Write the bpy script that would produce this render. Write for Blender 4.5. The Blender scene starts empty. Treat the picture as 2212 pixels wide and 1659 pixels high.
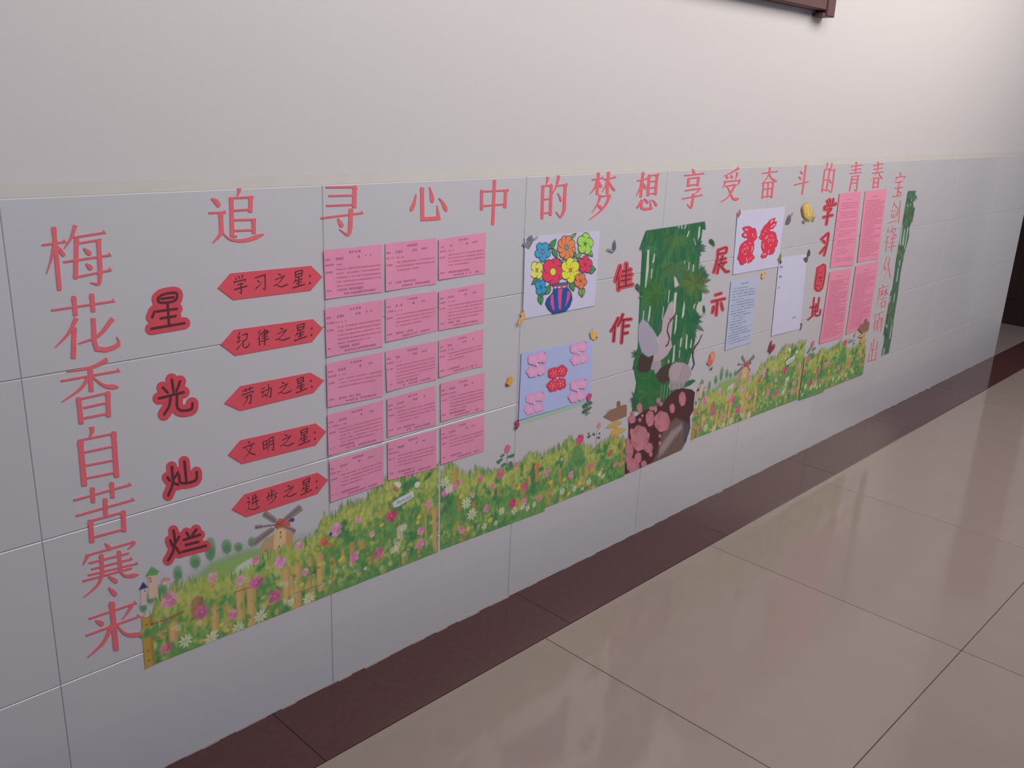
import bpy, math, random
import numpy as np
from mathutils import Matrix, Vector

# ------------------------------------------------------------------ camera, world, lamps, exposure
SC = bpy.context.scene
COL = SC.collection
F_PX = 1949.5576
CAM = np.array([-1.0614, -1.5754, 1.3658])
RX, RY, RZ = 1.2642, -0.0412, -0.7926
def _rot(rx, ry, rz):
    cx, sx, cy, sy, cz, sz = math.cos(rx), math.sin(rx), math.cos(ry), math.sin(ry), math.cos(rz), math.sin(rz)
    X = np.array([[1, 0, 0], [0, cx, -sx], [0, sx, cx]])
    Y = np.array([[cy, 0, sy], [0, 1, 0], [-sy, 0, cy]])
    Z = np.array([[cz, -sz, 0], [sz, cz, 0], [0, 0, 1]])
    return Z @ Y @ X
ROT = _rot(RX, RY, RZ)
cam_data = bpy.data.cameras.new('camera')
cam_data.sensor_width = 36.0
cam_data.lens = F_PX / 2212.0 * 36.0
cam_data.clip_start = 0.05
cam = bpy.data.objects.new('camera', cam_data)
COL.objects.link(cam)
cam.matrix_world = Matrix([[*ROT[0], CAM[0]], [*ROT[1], CAM[1]], [*ROT[2], CAM[2]], [0, 0, 0, 1]])
SC.camera = cam

world = bpy.data.worlds.new('hall_daylight'); SC.world = world
world.use_nodes = True
bg = world.node_tree.nodes['Background']
bg.inputs['Color'].default_value = (0.38, 0.60, 1.0, 1)
bg.inputs['Strength'].default_value = 0.17

def area(name, loc, target, size, size_y, power, color):
    l = bpy.data.lights.new(name, 'AREA'); l.shape = 'RECTANGLE'
    l.size = size; l.size_y = size_y; l.energy = power; l.color = color
    o = bpy.data.objects.new(name, l); COL.objects.link(o)
    o.location = loc
    d = Vector(target) - Vector(loc)
    o.rotation_euler = d.to_track_quat('-Z', 'Y').to_euler()
    return o
area('ceiling_lamp_near', (0.2, -1.6, 2.95), (0.2, 0, 1.5), 2.4, 1.2, 38, (1.0, 0.93, 0.89))
area('ceiling_lamp_far', (2.95, -1.75, 3.05), (2.95, 0, 1.3), 2.4, 1.4, 64, (1.0, 0.91, 0.85))
area('wall_tube_lamp', (0.95, -0.42, 3.1), (0.95, -0.42, 0), 1.3, 0.10, 1.9, (1.0, 0.98, 1.0))
area('corridor_window', (7.6, -2.7, 2.35), (2.2, 0, 1.5), 2.2, 1.3, 15, (1.0, 0.90, 0.74))

SC.view_settings.view_transform = 'Standard'
SC.view_settings.look = 'None'
SC.view_settings.gamma = 1.0
SC.view_settings.use_curve_mapping = False
SC.view_settings.exposure = 0.06

# ------------------------------------------------------------------ helpers
def wall_pts(p):
    """photograph pixel(s) -> (x, z) on the wall plane y = 0"""
    p = np.atleast_2d(np.asarray(p, float))
    d = np.stack([(p[:, 0] - 1106) / F_PX, (829.5 - p[:, 1]) / F_PX, -np.ones(len(p))], 1) @ ROT.T
    t = -CAM[1] / d[:, 1]
    return np.stack([CAM[0] + t * d[:, 0], CAM[2] + t * d[:, 2]], 1)
class Crop:
    """a magnified view of the photograph: origin and scale"""
    def __init__(s, x, y, k): s.x, s.y, s.k = x, y, k
    def w(s, pts):
        p = np.atleast_2d(np.asarray(pts, float))
        return wall_pts(np.stack([s.x + p[:, 0] / s.k, s.y + p[:, 1] / s.k], 1))
PX = Crop(0, 0, 1)

def tag(o, label=None, cat=None, group=None, kind=None):
    if label: o['label'] = label
    if cat: o['category'] = cat
    if group: o['group'] = group
    if kind: o['kind'] = kind
    return o
def link(name, me, parent=None, loc=None):
    o = bpy.data.objects.new(name, me); COL.objects.link(o)
    if loc is not None: o.location = loc
    if parent is not None: o.parent = parent
    return o
def lin(c):
    c = np.asarray(c, float) / 255.0
    return np.where(c <= 0.04045, c / 12.92, ((c + 0.055) / 1.055) ** 2.4)
GAIN = 1.45           # pigments are brighter than they look in this dim hall
def alb(c, gain=GAIN):
    return np.clip(lin(c) * gain, 0, 0.9)

def material(name, color, rough=0.6, spec=0.5, noise=0.0, nscale=30.0, bump=0.0, bscale=200.0, coat=0.0, rnd=0.0, coat_r=0.05):
    m = bpy.data.materials.new(name); m.use_nodes = True
    nt = m.node_tree; b = nt.nodes['Principled BSDF']
    b.inputs['Base Color'].default_value = (*color, 1)
    b.inputs['Roughness'].default_value = rough
    b.inputs['Specular IOR Level'].default_value = spec
    if coat: b.inputs['Coat Weight'].default_value = coat; b.inputs['Coat Roughness'].default_value = coat_r
    tc = nt.nodes.new('ShaderNodeTexCoord')
    if noise or rnd:
        n = nt.nodes.new('ShaderNodeTexNoise'); n.inputs['Scale'].default_value = nscale; n.inputs['Detail'].default_value = 5
        geo = nt.nodes.new('ShaderNodeNewGeometry')
        nt.links.new(geo.outputs['Position'], n.inputs['Vector'])
        mr = nt.nodes.new('ShaderNodeMapRange')
        mr.inputs['To Min'].default_value = 1 - noise; mr.inputs['To Max'].default_value = 1 + noise
        nt.links.new(n.outputs['Fac'], mr.inputs['Value'])
        val = mr.outputs['Result']
        if rnd:
            oi = nt.nodes.new('ShaderNodeObjectInfo')
            m2 = nt.nodes.new('ShaderNodeMapRange'); m2.inputs['To Min'].default_value = 1 - rnd; m2.inputs['To Max'].default_value = 1 + rnd
            nt.links.new(oi.outputs['Random'], m2.inputs['Value'])
            mu = nt.nodes.new('ShaderNodeMath'); mu.operation = 'MULTIPLY'
            nt.links.new(val, mu.inputs[0]); nt.links.new(m2.outputs['Result'], mu.inputs[1]); val = mu.outputs[0]
        vm = nt.nodes.new('ShaderNodeVectorMath'); vm.operation = 'SCALE'
        vm.inputs[0].default_value = color
        nt.links.new(val, vm.inputs['Scale']); nt.links.new(vm.outputs['Vector'], b.inputs['Base Color'])
    if bump:
        n2 = nt.nodes.new('ShaderNodeTexNoise'); n2.inputs['Scale'].default_value = bscale; n2.inputs['Detail'].default_value = 3
        nt.links.new(tc.outputs['Object'], n2.inputs['Vector'])
        bp = nt.nodes.new('ShaderNodeBump'); bp.inputs['Strength'].default_value = bump; bp.inputs['Distance'].default_value = 0.002
        nt.links.new(n2.outputs['Fac'], bp.inputs['Height']); nt.links.new(bp.outputs['Normal'], b.inputs['Normal'])
    return m
def print_material(name, rough=0.45, alpha=False):
    """printed or painted film: pigment comes from the mesh's colour attribute"""
    m = bpy.data.materials.new(name); m.use_nodes = True
    nt = m.node_tree; b = nt.nodes['Principled BSDF']
    a = nt.nodes.new('ShaderNodeAttribute'); a.attribute_name = 'ink'
    n = nt.nodes.new('ShaderNodeTexNoise'); n.inputs['Scale'].default_value = 900
    mr = nt.nodes.new('ShaderNodeMapRange'); mr.inputs['To Min'].default_value = 0.93; mr.inputs['To Max'].default_value = 1.07
    tc = nt.nodes.new('ShaderNodeTexCoord'); nt.links.new(tc.outputs['Object'], n.inputs['Vector'])
    nt.links.new(n.outputs['Fac'], mr.inputs['Value'])
    vm = nt.nodes.new('ShaderNodeVectorMath'); vm.operation = 'SCALE'
    nt.links.new(a.outputs['Color'], vm.inputs[0]); nt.links.new(mr.outputs['Result'], vm.inputs['Scale'])
    nt.links.new(vm.outputs['Vector'], b.inputs['Base Color'])
    b.inputs['Roughness'].default_value = rough
    b.inputs['Specular IOR Level'].default_value = 0.35
    if alpha: nt.links.new(a.outputs['Alpha'], b.inputs['Alpha'])
    return m

# ---- geometry builders
class MB:
    def __init__(s): s.v = []; s.f = []
    def box(s, x0, x1, y0, y1, z0, z1, c=0.0):
        """box; with c > 0 the -y face is chamfered (a tile facing the hall)"""
        b = len(s.v)
        if c <= 0:
            s.v += [(x0, y0, z0), (x1, y0, z0), (x1, y1, z0), (x0, y1, z0), (x0, y0, z1), (x1, y0, z1), (x1, y1, z1), (x0, y1, z1)]
            s.f += [tuple(b + i for i in q) for q in ((0, 3, 2, 1), (4, 5, 6, 7), (0, 1, 5, 4), (1, 2, 6, 5), (2, 3, 7, 6), (3, 0, 4, 7))]
        else:
            s.v += [(x0, y1, z0), (x1, y1, z0), (x1, y1, z1), (x0, y1, z1),
                    (x0, y0 + c, z0), (x1, y0 + c, z0), (x1, y0 + c, z1), (x0, y0 + c, z1),
                    (x0 + c, y0, z0 + c), (x1 - c, y0, z0 + c), (x1 - c, y0, z1 - c), (x0 + c, y0, z1 - c)]
            s.f += [tuple(b + i for i in q) for q in ((0, 3, 2, 1)[::-1], (8, 9, 10, 11),
                    (0, 1, 5, 4), (1, 2, 6, 5), (2, 3, 7, 6), (3, 0, 4, 7), (4, 5, 9, 8), (5, 6, 10, 9), (6, 7, 11, 10), (7, 4, 8, 11))]
    def prism(s, poly, y0, y1):
        """poly: (x, z) points, front at y0 (towards the hall), back at y1"""
        n = len(poly); b = len(s.v)
        s.v += [(p[0], y0, p[1]) for p in poly] + [(p[0], y1, p[1]) for p in poly]
        s.f.append(tuple(range(b, b + n)))
        s.f += [(b + i, b + n + i, b + n + (i + 1) % n, b + (i + 1) % n) for i in range(n)]
    def strip(s, L, R, y0, y1):
        """ribbon given by its left and right sides"""
        n = len(L); b = len(s.v)
        for y in (y0, y1):
            s.v += [(p[0], y, p[1]) for p in L] + [(p[0], y, p[1]) for p in R]
        for i in range(n - 1):
            s.f.append((b + i, b + i + 1, b + n + i + 1, b + n + i))
            s.f.append((b + i, b + 2 * n + i, b + 2 * n + i + 1, b + i + 1))
            s.f.append((b + n + i + 1, b + 3 * n + i + 1, b + 3 * n + i, b + n + i))
        s.f.append((b, b + n, b + 3 * n, b + 2 * n)); s.f.append((b + n - 1, b + 3 * n - 1, b + 4 * n - 1, b + 2 * n - 1))
    def build(s, name, mat, parent=None, loc=(0, 0, 0)):
        me = bpy.data.meshes.new(name)
        v = np.array(s.v, float) - np.array(loc)
        me.from_pydata(v.tolist(), [], s.f)
        me.materials.append(mat)
        import bmesh
        bm = bmesh.new(); bm.from_mesh(me); bmesh.ops.recalc_face_normals(bm, faces=bm.faces); bm.to_mesh(me); bm.free()
        return link(name, me, parent, loc if parent is None else (np.array(loc) - np.array(parent.location)).tolist())

def smooth_line(pts, ws, n=6):
    pts = np.array(pts, float); ws = np.array(ws, float)
    if len(pts) < 3: return pts, ws
    out = []; ow = []
    P = np.vstack([2 * pts[0] - pts[1], pts, 2 * pts[-1] - pts[-2]])
    for i in range(1, len(P) - 2):
        for t in np.linspace(0, 1, n, endpoint=False):
            a, b, c, d = P[i - 1], P[i], P[i + 1], P[i + 2]
            out.append(0.5 * ((2 * b) + (-a + c) * t + (2 * a - 5 * b + 4 * c - d) * t * t + (-a + 3 * b - 3 * c + d) * t ** 3))
            ow.append(ws[i - 1] * (1 - t) + ws[i] * t)
    out.append(pts[-1]); ow.append(ws[-1])
    return np.array(out), np.array(ow)
def ribbon(pts, ws, cap=False):
    """centre line and widths -> left and right sides"""
    pts = np.array(pts, float); ws = np.array(ws, float)
    if cap:
        d0 = pts[0] - pts[1]; d0 /= (np.linalg.norm(d0) + 1e-9); d1 = pts[-1] - pts[-2]; d1 /= (np.linalg.norm(d1) + 1e-9)
        r0, r1 = ws[0] / 2, ws[-1] / 2
        A = [math.radians(a) for a in (90, 65, 40, 20)]
        pts = np.vstack([[pts[0] + d0 * r0 * math.sin(a) for a in A], pts, [pts[-1] + d1 * r1 * math.sin(a) for a in A[::-1]]])
        ws = np.concatenate([[2 * r0 * max(math.cos(a), .04) for a in A], ws, [2 * r1 * max(math.cos(a), .04) for a in A[::-1]]])
    t = np.gradient(pts, axis=0)
    t /= (np.linalg.norm(t, axis=1, keepdims=True) + 1e-9)
    nrm = np.stack([-t[:, 1], t[:, 0]], 1)
    # mitre at sharp bends
    k = np.ones(len(pts))
    for i in range(1, len(pts) - 1):
        a = pts[i] - pts[i - 1]; a /= np.linalg.norm(a) + 1e-9
        k[i] = 1 / max(0.6, abs(a @ t[i]))
    return pts + nrm * (ws * k / 2)[:, None], pts - nrm * (ws * k / 2)[:, None]
def ellipse(cx, cy, rx, ry, rot=0, n=18):
    a = np.linspace(0, 2 * math.pi, n, endpoint=False); r = math.radians(rot)
    x, y = rx * np.cos(a), ry * np.sin(a)
    return np.stack([cx + x * math.cos(r) - y * math.sin(r), cy + x * math.sin(r) + y * math.cos(r)], 1)

# ---- brush strokes: code + numbers
def strokes(spec, th, tv):
    """'h x1 y1 x2 y2; v ...' -> list of (L, R) ribbons in the same coordinates
    h thin level stroke with a wedge, t thin, s thick, v upright with a head, p tapering off, n swelling, d drop"""
    out = []
    for item in spec.split(';'):
        q = item.split()
        if not q: continue
        c = q[0]; a = [float(x) for x in q[1:]]
        k = 1.0
        if len(a) % 2: k = a.pop()
        pts = np.array(a).reshape(-1, 2)
        seg = np.linalg.norm(pts[-1] - pts[0])
        if c == 'h':
            d = (pts[-1] - pts[0]) / (seg + 1e-9)
            out.append(ribbon(pts, [th * k] * len(pts)))
            up = np.array([d[1], -d[0]])
            e = pts[-1]; w = tv * 0.95 * k
            tri = np.array([e - d * w * 1.0 - up * th * .5 * k, e - d * w * 0.15 + up * w * .62, e + d * w * .28 - up * th * .5 * k])
            out.append((np.array([tri[0], tri[1], tri[2]]), np.array([tri[0] + up * .001, (tri[0] + tri[2]) / 2, tri[2] + up * .001])))
        elif c == 't': out.append(ribbon(pts, [th * k] * len(pts)))
        elif c == 'v':
            d = (pts[-1] - pts[0]) / (seg + 1e-9)
            h = min(.25, tv * k / (seg + 1e-9))
            P = [pts[0], pts[0] + d * seg * h * .6, pts[0] + d * seg * h * 1.4, pts[-1] - d * seg * .04, pts[-1]]
            out.append(ribbon(P, [tv * k * .75, tv * k * 1.15, tv * k * .95, tv * k, tv * k * .85]))
        elif c == 's':
            if len(pts) > 2:
                P, W = pts, [tv * k] * len(pts)
            else: P, W = pts, [tv * k] * 2
            out.append(ribbon(P, W))
        elif c in 'pnd':
            if len(pts) == 2: pts = np.array([pts[0], (pts[0] + pts[1]) / 2, pts[1]])
            n = len(pts)
            u = np.linspace(0, 1, n)
            if c == 'p': w = tv * k * (1 - u ** 1.3 * .78)
            elif c == 'n': w = tv * k * (.3 + .95 * u ** 1.2)
            else: w = tv * k * np.array([.3] + [1.0] * (n - 2) + [.95])
            P, W = smooth_line(pts, w, 5)
            if c == 'n': W[-1] *= .25; W[-2] *= .7
            if c == 'd': W[-1] *= .4
            out.append(ribbon(P, W))
        elif c == 'm':
            P = smooth_line(pts, [tv * k] * len(pts), 3)[0] if len(pts) > 2 else pts
            for i in range(len(P) - 1): out.append(ribbon(P[i:i + 2], [tv * k] * 2))
            a = np.linspace(0, math.pi, 7)
            for q_ in P:
                r_ = tv * k / 2; out.append((np.stack([q_[0] + r_ * np.cos(a), q_[1] + r_ * np.sin(a)], 1), np.stack([q_[0] + r_ * np.cos(a), q_[1] - r_ * np.sin(a)], 1)))
    return out
rng = np.random.default_rng(7)

# ---- painted canvas on the wall plane
class Canvas:
    def __init__(s, x0, z0, x1, z1, step, bgc=None):
        s.nx = int(round((x1 - x0) / step)) + 1; s.nz = int(round((z1 - z0) / step)) + 1
        s.x = np.linspace(x0, x1, s.nx); s.z = np.linspace(z0, z1, s.nz); s.step = step
        s.rgb = np.zeros((s.nz, s.nx, 3)); s.a = np.zeros((s.nz, s.nx))
        if bgc is not None: s.rgb[:] = bgc; s.a[:] = 1
        s.X, s.Z = np.meshgrid(s.x, s.z)
    def win(s, x0, x1, z0, z1):
        i0, i1 = np.searchsorted(s.x, [x0, x1]); j0, j1 = np.searchsorted(s.z, [z0, z1])
        return slice(max(j0 - 1, 0), min(j1 + 1, s.nz)), slice(max(i0 - 1, 0), min(i1 + 1, s.nx))
    def blend(s, w, m, col):
        a0 = s.a[w]; na = m + a0 * (1 - m)
        k = np.where(na > 1e-4, m / np.maximum(na, 1e-4), 0)[..., None]
        s.rgb[w] = s.rgb[w] * (1 - k) + np.asarray(col, float) * k
        s.a[w] = na
    def poly(s, P, col, al=1.0, soft=None):
        P = np.asarray(P, float); soft = soft or s.step
        w = s.win(P[:, 0].min() - soft, P[:, 0].max() + soft, P[:, 1].min() - soft, P[:, 1].max() + soft)
        X, Z = s.X[w], s.Z[w]
        if X.size == 0: return
        ins = np.zeros(X.shape, bool); dd = np.full(X.shape, 1e9)
        for i in range(len(P)):
            a, b = P[i], P[(i + 1) % len(P)]
            e = b - a; L = e @ e + 1e-18
            t = np.clip(((X - a[0]) * e[0] + (Z - a[1]) * e[1]) / L, 0, 1)
            dd = np.minimum(dd, (X - a[0] - t * e[0]) ** 2 + (Z - a[1] - t * e[1]) ** 2)
            c = ((a[1] > Z) != (b[1] > Z))
            with np.errstate(divide='ignore', invalid='ignore'):
                xx = (b[0] - a[0]) * (Z - a[1]) / (b[1] - a[1] + 1e-18) + a[0]
            ins ^= c & (X < xx)
        d = np.sqrt(dd) * np.where(ins, 1, -1)
        s.blend(w, al * np.clip(.5 + d / soft, 0, 1), col)
    def line(s, P, width, col, al=1.0):
        P = np.asarray(P, float); r = width / 2 + s.step
        w = s.win(P[:, 0].min() - r, P[:, 0].max() + r, P[:, 1].min() - r, P[:, 1].max() + r)
        X, Z = s.X[w], s.Z[w]
        if X.size == 0: return
        dd = np.full(X.shape, 1e9)
        for i in range(len(P) - 1):
            a, b = P[i], P[i + 1]; e = b - a; L = e @ e + 1e-18
            t = np.clip(((X - a[0]) * e[0] + (Z - a[1]) * e[1]) / L, 0, 1)
            dd = np.minimum(dd, (X - a[0] - t * e[0]) ** 2 + (Z - a[1] - t * e[1]) ** 2)
        s.blend(w, al * np.clip((width / 2 - np.sqrt(dd)) / s.step + .5, 0, 1), col)
    def dab(s, x, z, rx, rz, rot, col, al=1.0, hard=3.0):
        r = max(rx, rz) * 1.2
        w = s.win(x - r, x + r, z - r, z + r)
        X, Z = s.X[w] - x, s.Z[w] - z
        if X.size == 0: return
        c, q = math.cos(rot), math.sin(rot)
        d = ((X * c + Z * q) / rx) ** 2 + ((-X * q + Z * c) / rz) ** 2
        s.blend(w, al * np.clip((1 - d) * hard, 0, 1), col)
    def keep(s, P):
        """cut the sheet along a polygon"""
        P = np.asarray(P, float)
        ins = np.zeros(s.X.shape, bool); dd = np.full(s.X.shape, 1e9)
        for i in range(len(P)):
            a, b = P[i], P[(i + 1) % len(P)]; e = b - a; L = e @ e + 1e-18
            t = np.clip(((s.X - a[0]) * e[0] + (s.Z - a[1]) * e[1]) / L, 0, 1)
            dd = np.minimum(dd, (s.X - a[0] - t * e[0]) ** 2 + (s.Z - a[1] - t * e[1]) ** 2)
            c = ((a[1] > s.Z) != (b[1] > s.Z))
            xx = (b[0] - a[0]) * (s.Z - a[1]) / (b[1] - a[1] + 1e-18) + a[0]
            ins ^= c & (s.X < xx)
        s.a *= np.clip(.5 + np.sqrt(dd) * np.where(ins, 1, -1) / s.step, 0, 1)
    def mesh(s, name, mat, y, thr=0.03, gain=GAIN, loc=(0, 0, 0)):
        keepv = s.a > thr
        cell = keepv[:-1, :-1] | keepv[1:, :-1] | keepv[:-1, 1:] | keepv[1:, 1:]
        J, I = np.nonzero(cell)
        idx = J * s.nx + I
        quads = np.stack([idx, idx + 1, idx + 1 + s.nx, idx + s.nx], 1)
        used = np.unique(quads); remap = np.full(s.nx * s.nz, -1); remap[used] = np.arange(len(used))
        quads = remap[quads]
        v = np.zeros((len(used), 3)); v[:, 0] = s.X.ravel()[used] - loc[0]; v[:, 1] = y - loc[1]; v[:, 2] = s.Z.ravel()[used] - loc[2]
        me = bpy.data.meshes.new(name)
        me.vertices.add(len(used)); me.vertices.foreach_set('co', v.ravel())
        me.loops.add(len(quads) * 4); me.loops.foreach_set('vertex_index', quads.ravel().astype(np.int32))
        me.polygons.add(len(quads)); me.polygons.foreach_set('loop_start', np.arange(0, len(quads) * 4, 4, dtype=np.int32))
        me.update(calc_edges=True)
        ca = me.color_attributes.new('ink', 'FLOAT_COLOR', 'POINT')
        rgba = np.ones((len(used), 4)); rgba[:, :3] = np.clip(lin(np.clip(s.rgb.reshape(-1, 3)[used], 0, 255)) * gain, 0, .9)
        rgba[:, 3] = np.clip(s.a.ravel()[used], 0, 1)
        ca.data.foreach_set('color', rgba.ravel())
        me.materials.append(mat); me.validate()
        return me

# ------------------------------------------------------------------ materials
M_plaster = material('wall_plaster', (0.70, 0.670, 0.660), 0.42, 0.4, noise=.012, nscale=3, bump=.12, bscale=90)
M_tile = material('glazed_wall_tile', (0.64, 0.63, 0.655), 0.11, 0.5, noise=.02, nscale=5, rnd=.012)
M_grout = material('tile_grout', (0.42, 0.40, 0.39), 0.8, 0.2, noise=.2, nscale=40)
M_caulk = material('cement_fillet', (0.49, 0.465, 0.43), 0.6, 0.3, noise=.06, nscale=20)
M_bead = material('dirty_cement_bead', (0.30, 0.26, 0.22), 0.8, 0.2, noise=.3, nscale=40)
M_floor = material('polished_floor_tile', (0.31, 0.25, 0.215), 0.085, 0.36, noise=.05, nscale=9, rnd=.02)
M_border = material('maroon_border_tile', (0.085, 0.033, 0.031), 0.10, 0.5, noise=.18, nscale=60, rnd=.05)
M_fgrout = material('floor_joint', (0.06, 0.048, 0.04), 0.8, 0.2)
M_wood = material('dark_maroon_wood', (0.13, 0.058, 0.06), 0.5, 0.4, noise=.2, nscale=14)
M_door = material('dark_brown_door', (0.035, 0.016, 0.012), 0.4, 0.4, noise=.2, nscale=10)
M_board = material('maroon_board_panel', (0.16, 0.07, 0.085), 0.6, 0.3, noise=.1, nscale=30)
M_letter = material('red_letter_vinyl', tuple(alb((208, 98, 106), 1.5)), 0.42, 0.4, noise=.06, nscale=60)
M_red = material('red_card', tuple(alb((192, 74, 86), 1.6)), 0.7, 0.3, noise=.07, nscale=70)
M_redk = material('red_cut_card', tuple(alb((190, 72, 84), 1.5)), 0.7, 0.3, noise=.07, nscale=70)
M_ink = material('black_marker_ink', (0.135, 0.042, 0.05), 0.6, 0.3, noise=.25, nscale=200)
M_pink = material('pink_paper', tuple(alb((204, 124, 150), 1.72)), 0.75, 0.25, noise=.04, nscale=25)
M_pinkr = material('bright_pink_paper', tuple(alb((212, 128, 150), 1.5)), 0.75, 0.25, noise=.04, nscale=25)
M_type = material('printed_type', tuple(alb((162, 100, 128), 1.5)), 0.8, 0.2)
M_typeb = material('printed_type_grey', tuple(alb((122, 126, 152), 1.4)), 0.8, 0.2)
M_typer = material('printed_type_faint', tuple(alb((182, 102, 130), 1.5)), 0.8, 0.2)
M_white = material('white_drawing_paper', tuple(alb((182, 180, 200), 1.5)), 0.8, 0.25, noise=.015, nscale=25)
M_blue = material('pale_blue_paper', tuple(alb((162, 170, 192), 1.5)), 0.8, 0.25, noise=.02, nscale=25)
M_bluec = material('light_blue_card', tuple(alb((158, 168, 205), 1.5)), 0.8, 0.25, noise=.02, nscale=25)
M_print = print_material('printed_sticker_film', 0.4, True)
M_paint = print_material('coloured_drawing', 0.7, True)
M_flat = print_material('cut_sticker', 0.45, True)

# ------------------------------------------------------------------ the setting
WALL_END = 4.79
ROWS = [(0.0, 0.2875), (0.2885, 0.5865), (0.5875, 0.8865), (0.8875, 1.1820)]
mb = MB(); mb.box(-3.0, WALL_END - .012, 0.014, 0.24, -0.02, 3.2)
wall = mb.build('wall_back', M_plaster); tag(wall, 'white plastered wall above the tiled lower part', kind='structure')
mb = MB(); mb.box(-3.0, WALL_END - .006, 0.0014, 0.0142, 0, 1.1815)
mb.box(WALL_END - .012, WALL_END - .004, 0.003, 0.24, 0, 1.1815)
mb.build('grout_bed', M_grout, wall)
mb = MB(); n = 60; xs = np.linspace(-3.0, WALL_END, n)
r3 = random.Random(3)
hs = [1.2030 + r3.uniform(-.0016, .0016) for _ in xs]
for i in range(n - 1):       # sloping cement fillet over the top edge of the tiles
    b = len(mb.v)
    for k in (i, i + 1):
        mb.v += [(xs[k], 0.0035, 1.1815), (xs[k], 0.0035, 1.1832), (xs[k], 0.0145, hs[k]), (xs[k], 0.0145, 1.1815)]
    mb.f += [(b, b + 1, b + 5, b + 4), (b + 1, b + 2, b + 6, b + 5), (b + 2, b + 3, b + 7, b + 6)]
mb.build('cement_fillet', M_caulk, wall)

_tiles = {}
def wall_tile(x0, x1, z0, z1):
    key = (round(x1 - x0, 4), round(z1 - z0, 4))
    w, h = key
    if key not in _tiles:
        m = MB(); m.box(0, w, 0, .009, 0, h, .0012)
        o = m.build('wall_tile', M_tile, wall); _tiles[key] = o.data
    else:
        o = link('wall_tile', _tiles[key], wall)
    o.location = (x0, 0, z0)
    return o
for c in range(-5, 8):
    for (z0, z1) in ROWS:
        wall_tile(c * .6 + .0004, min((c + 1) * .6 - .0004, WALL_END), z0 + .0002, z1 - .0002)
m = MB()
for (z0, z1) in ROWS:         # tiles turned round the free end of the wall
    m.box(WALL_END - .004, WALL_END, 0.0, .24, z0 + .0008, z1 - .0008)
m.build('end_tiles', M_tile, wall)['kind'] = 'stuff'

mb = MB(); mb.box(-3.2, 9.0, -4.2, 2.2, -.06, -.0022)
floor = mb.build('floor', M_fgrout); tag(floor, 'polished beige tiled floor with a maroon border', kind='structure')
_ft = {}
def floor_tile(name, mat, x0, x1, y0, y1):
    key = (name, round(x1 - x0, 4), round(y1 - y0, 4)); w, d = key[1:]
    if key not in _ft:
        c = .0009; m = MB()
        m.v = [(0, 0, -.002), (w, 0, -.002), (w, d, -.002), (0, d, -.002), (0, 0, -c), (w, 0, -c), (w, d, -c), (0, d, -c), (c, c, 0), (w - c, c, 0), (w - c, d - c, 0), (c, d - c, 0)]
        m.f = [(8, 9, 10, 11), (0, 1, 5, 4), (1, 2, 6, 5), (2, 3, 7, 6), (3, 0, 4, 7), (4, 5, 9, 8), (5, 6, 10, 9), (6, 7, 11, 10), (7, 4, 8, 11)]
        o = m.build(name, mat, floor); _ft[key] = o.data
    else: o = link(name, _ft[key], floor)
    o.location = (x0, y0, 0)
g = .0009
for i in range(-4, 11):
    x0 = -.268 + i * .7955
    for j in range(5):
        y1 = -.2125 - j * .791
        floor_tile('floor_tile', M_floor, x0 + g, x0 + .7955 - g, y1 - .791 + g, y1 - g)
    if x0 + .7955 > WALL_END:
        for j in range(2):
            floor_tile('floor_tile', M_floor, max(x0, WALL_END - .3) + g, x0 + .7955 - g, 0.0 + j * .8 + g, .8 + j * .8 - g)
for i in range(-4, 12):
    x0 = -.165 + i * .797
    floor_tile('border_tile', M_border, x0 + g * .6, x0 + .797 - g * .6, -.2115, -.0006)
mb = MB()           # uneven bead of cement where the tiles meet the floor
r5 = random.Random(5); xs = np.linspace(-3, WALL_END, 200)
for i in range(199):
    a, b_ = .0008 + max(0, r5.gauss(.0008, .0014)), .0008 + r5.random() * .0012
    b = len(mb.v)
    mb.v += [(xs[i], -a, .0002), (xs[i + 1], -a, .0002), (xs[i + 1], .0005, b_ + .001), (xs[i], .0005, b_ + .001), (xs[i], .0005, 0), (xs[i + 1], .0005, 0)]
    mb.f += [(b, b + 1, b + 2, b + 3), (b, b + 3, b + 4), (b + 1, b + 5, b + 2)]
tag(mb.build('trim_1', M_bead), 'thin uneven cement bead between tiled wall and floor', kind='structure')

# recess beyond the free end of the wall, closed by a dark door
mb = MB(); mb.box(5.86, 6.0, -.55, 2.0, 0, 3.2)
wr = mb.build('wall_right', M_plaster); tag(wr, 'wall closing the recess beyond the end of the tiled wall', kind='structure')
mb = MB(); mb.box(9.0, 9.15, -4.2, -.4, 0, 3.2)
tag(mb.build('wall_far', M_plaster), 'plain plaster wall at the far end of the corridor', kind='structure')
d = link('door_1', None); d.location = (5.83, .5, 0); tag(d, 'dark brown door in the recess beyond the tiled wall', kind='structure')
mb = MB(); mb.box(5.812, 5.859, .10, .98, .005, 2.05)
for (z0, z1) in ((.18, .92), (1.08, 1.9)):
    mb.box(5.803, 5.813, .22, .86, z0, z1)
    mb.box(5.798, 5.804, .28, .80, z0 + .06, z1 - .06)
mb.build('door_leaf', M_door, d, (5.83, .5, 0))
mb = MB(); mb.box(5.78, 5.859, .0, .098, .0, 2.14); mb.box(5.78, 5.859, .982, 1.08, .0, 2.14); mb.box(5.78, 5.859, .098, .982, 2.055, 2.14)
mb.build('door_frame', M_door, d, (5.83, .5, 0))

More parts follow.
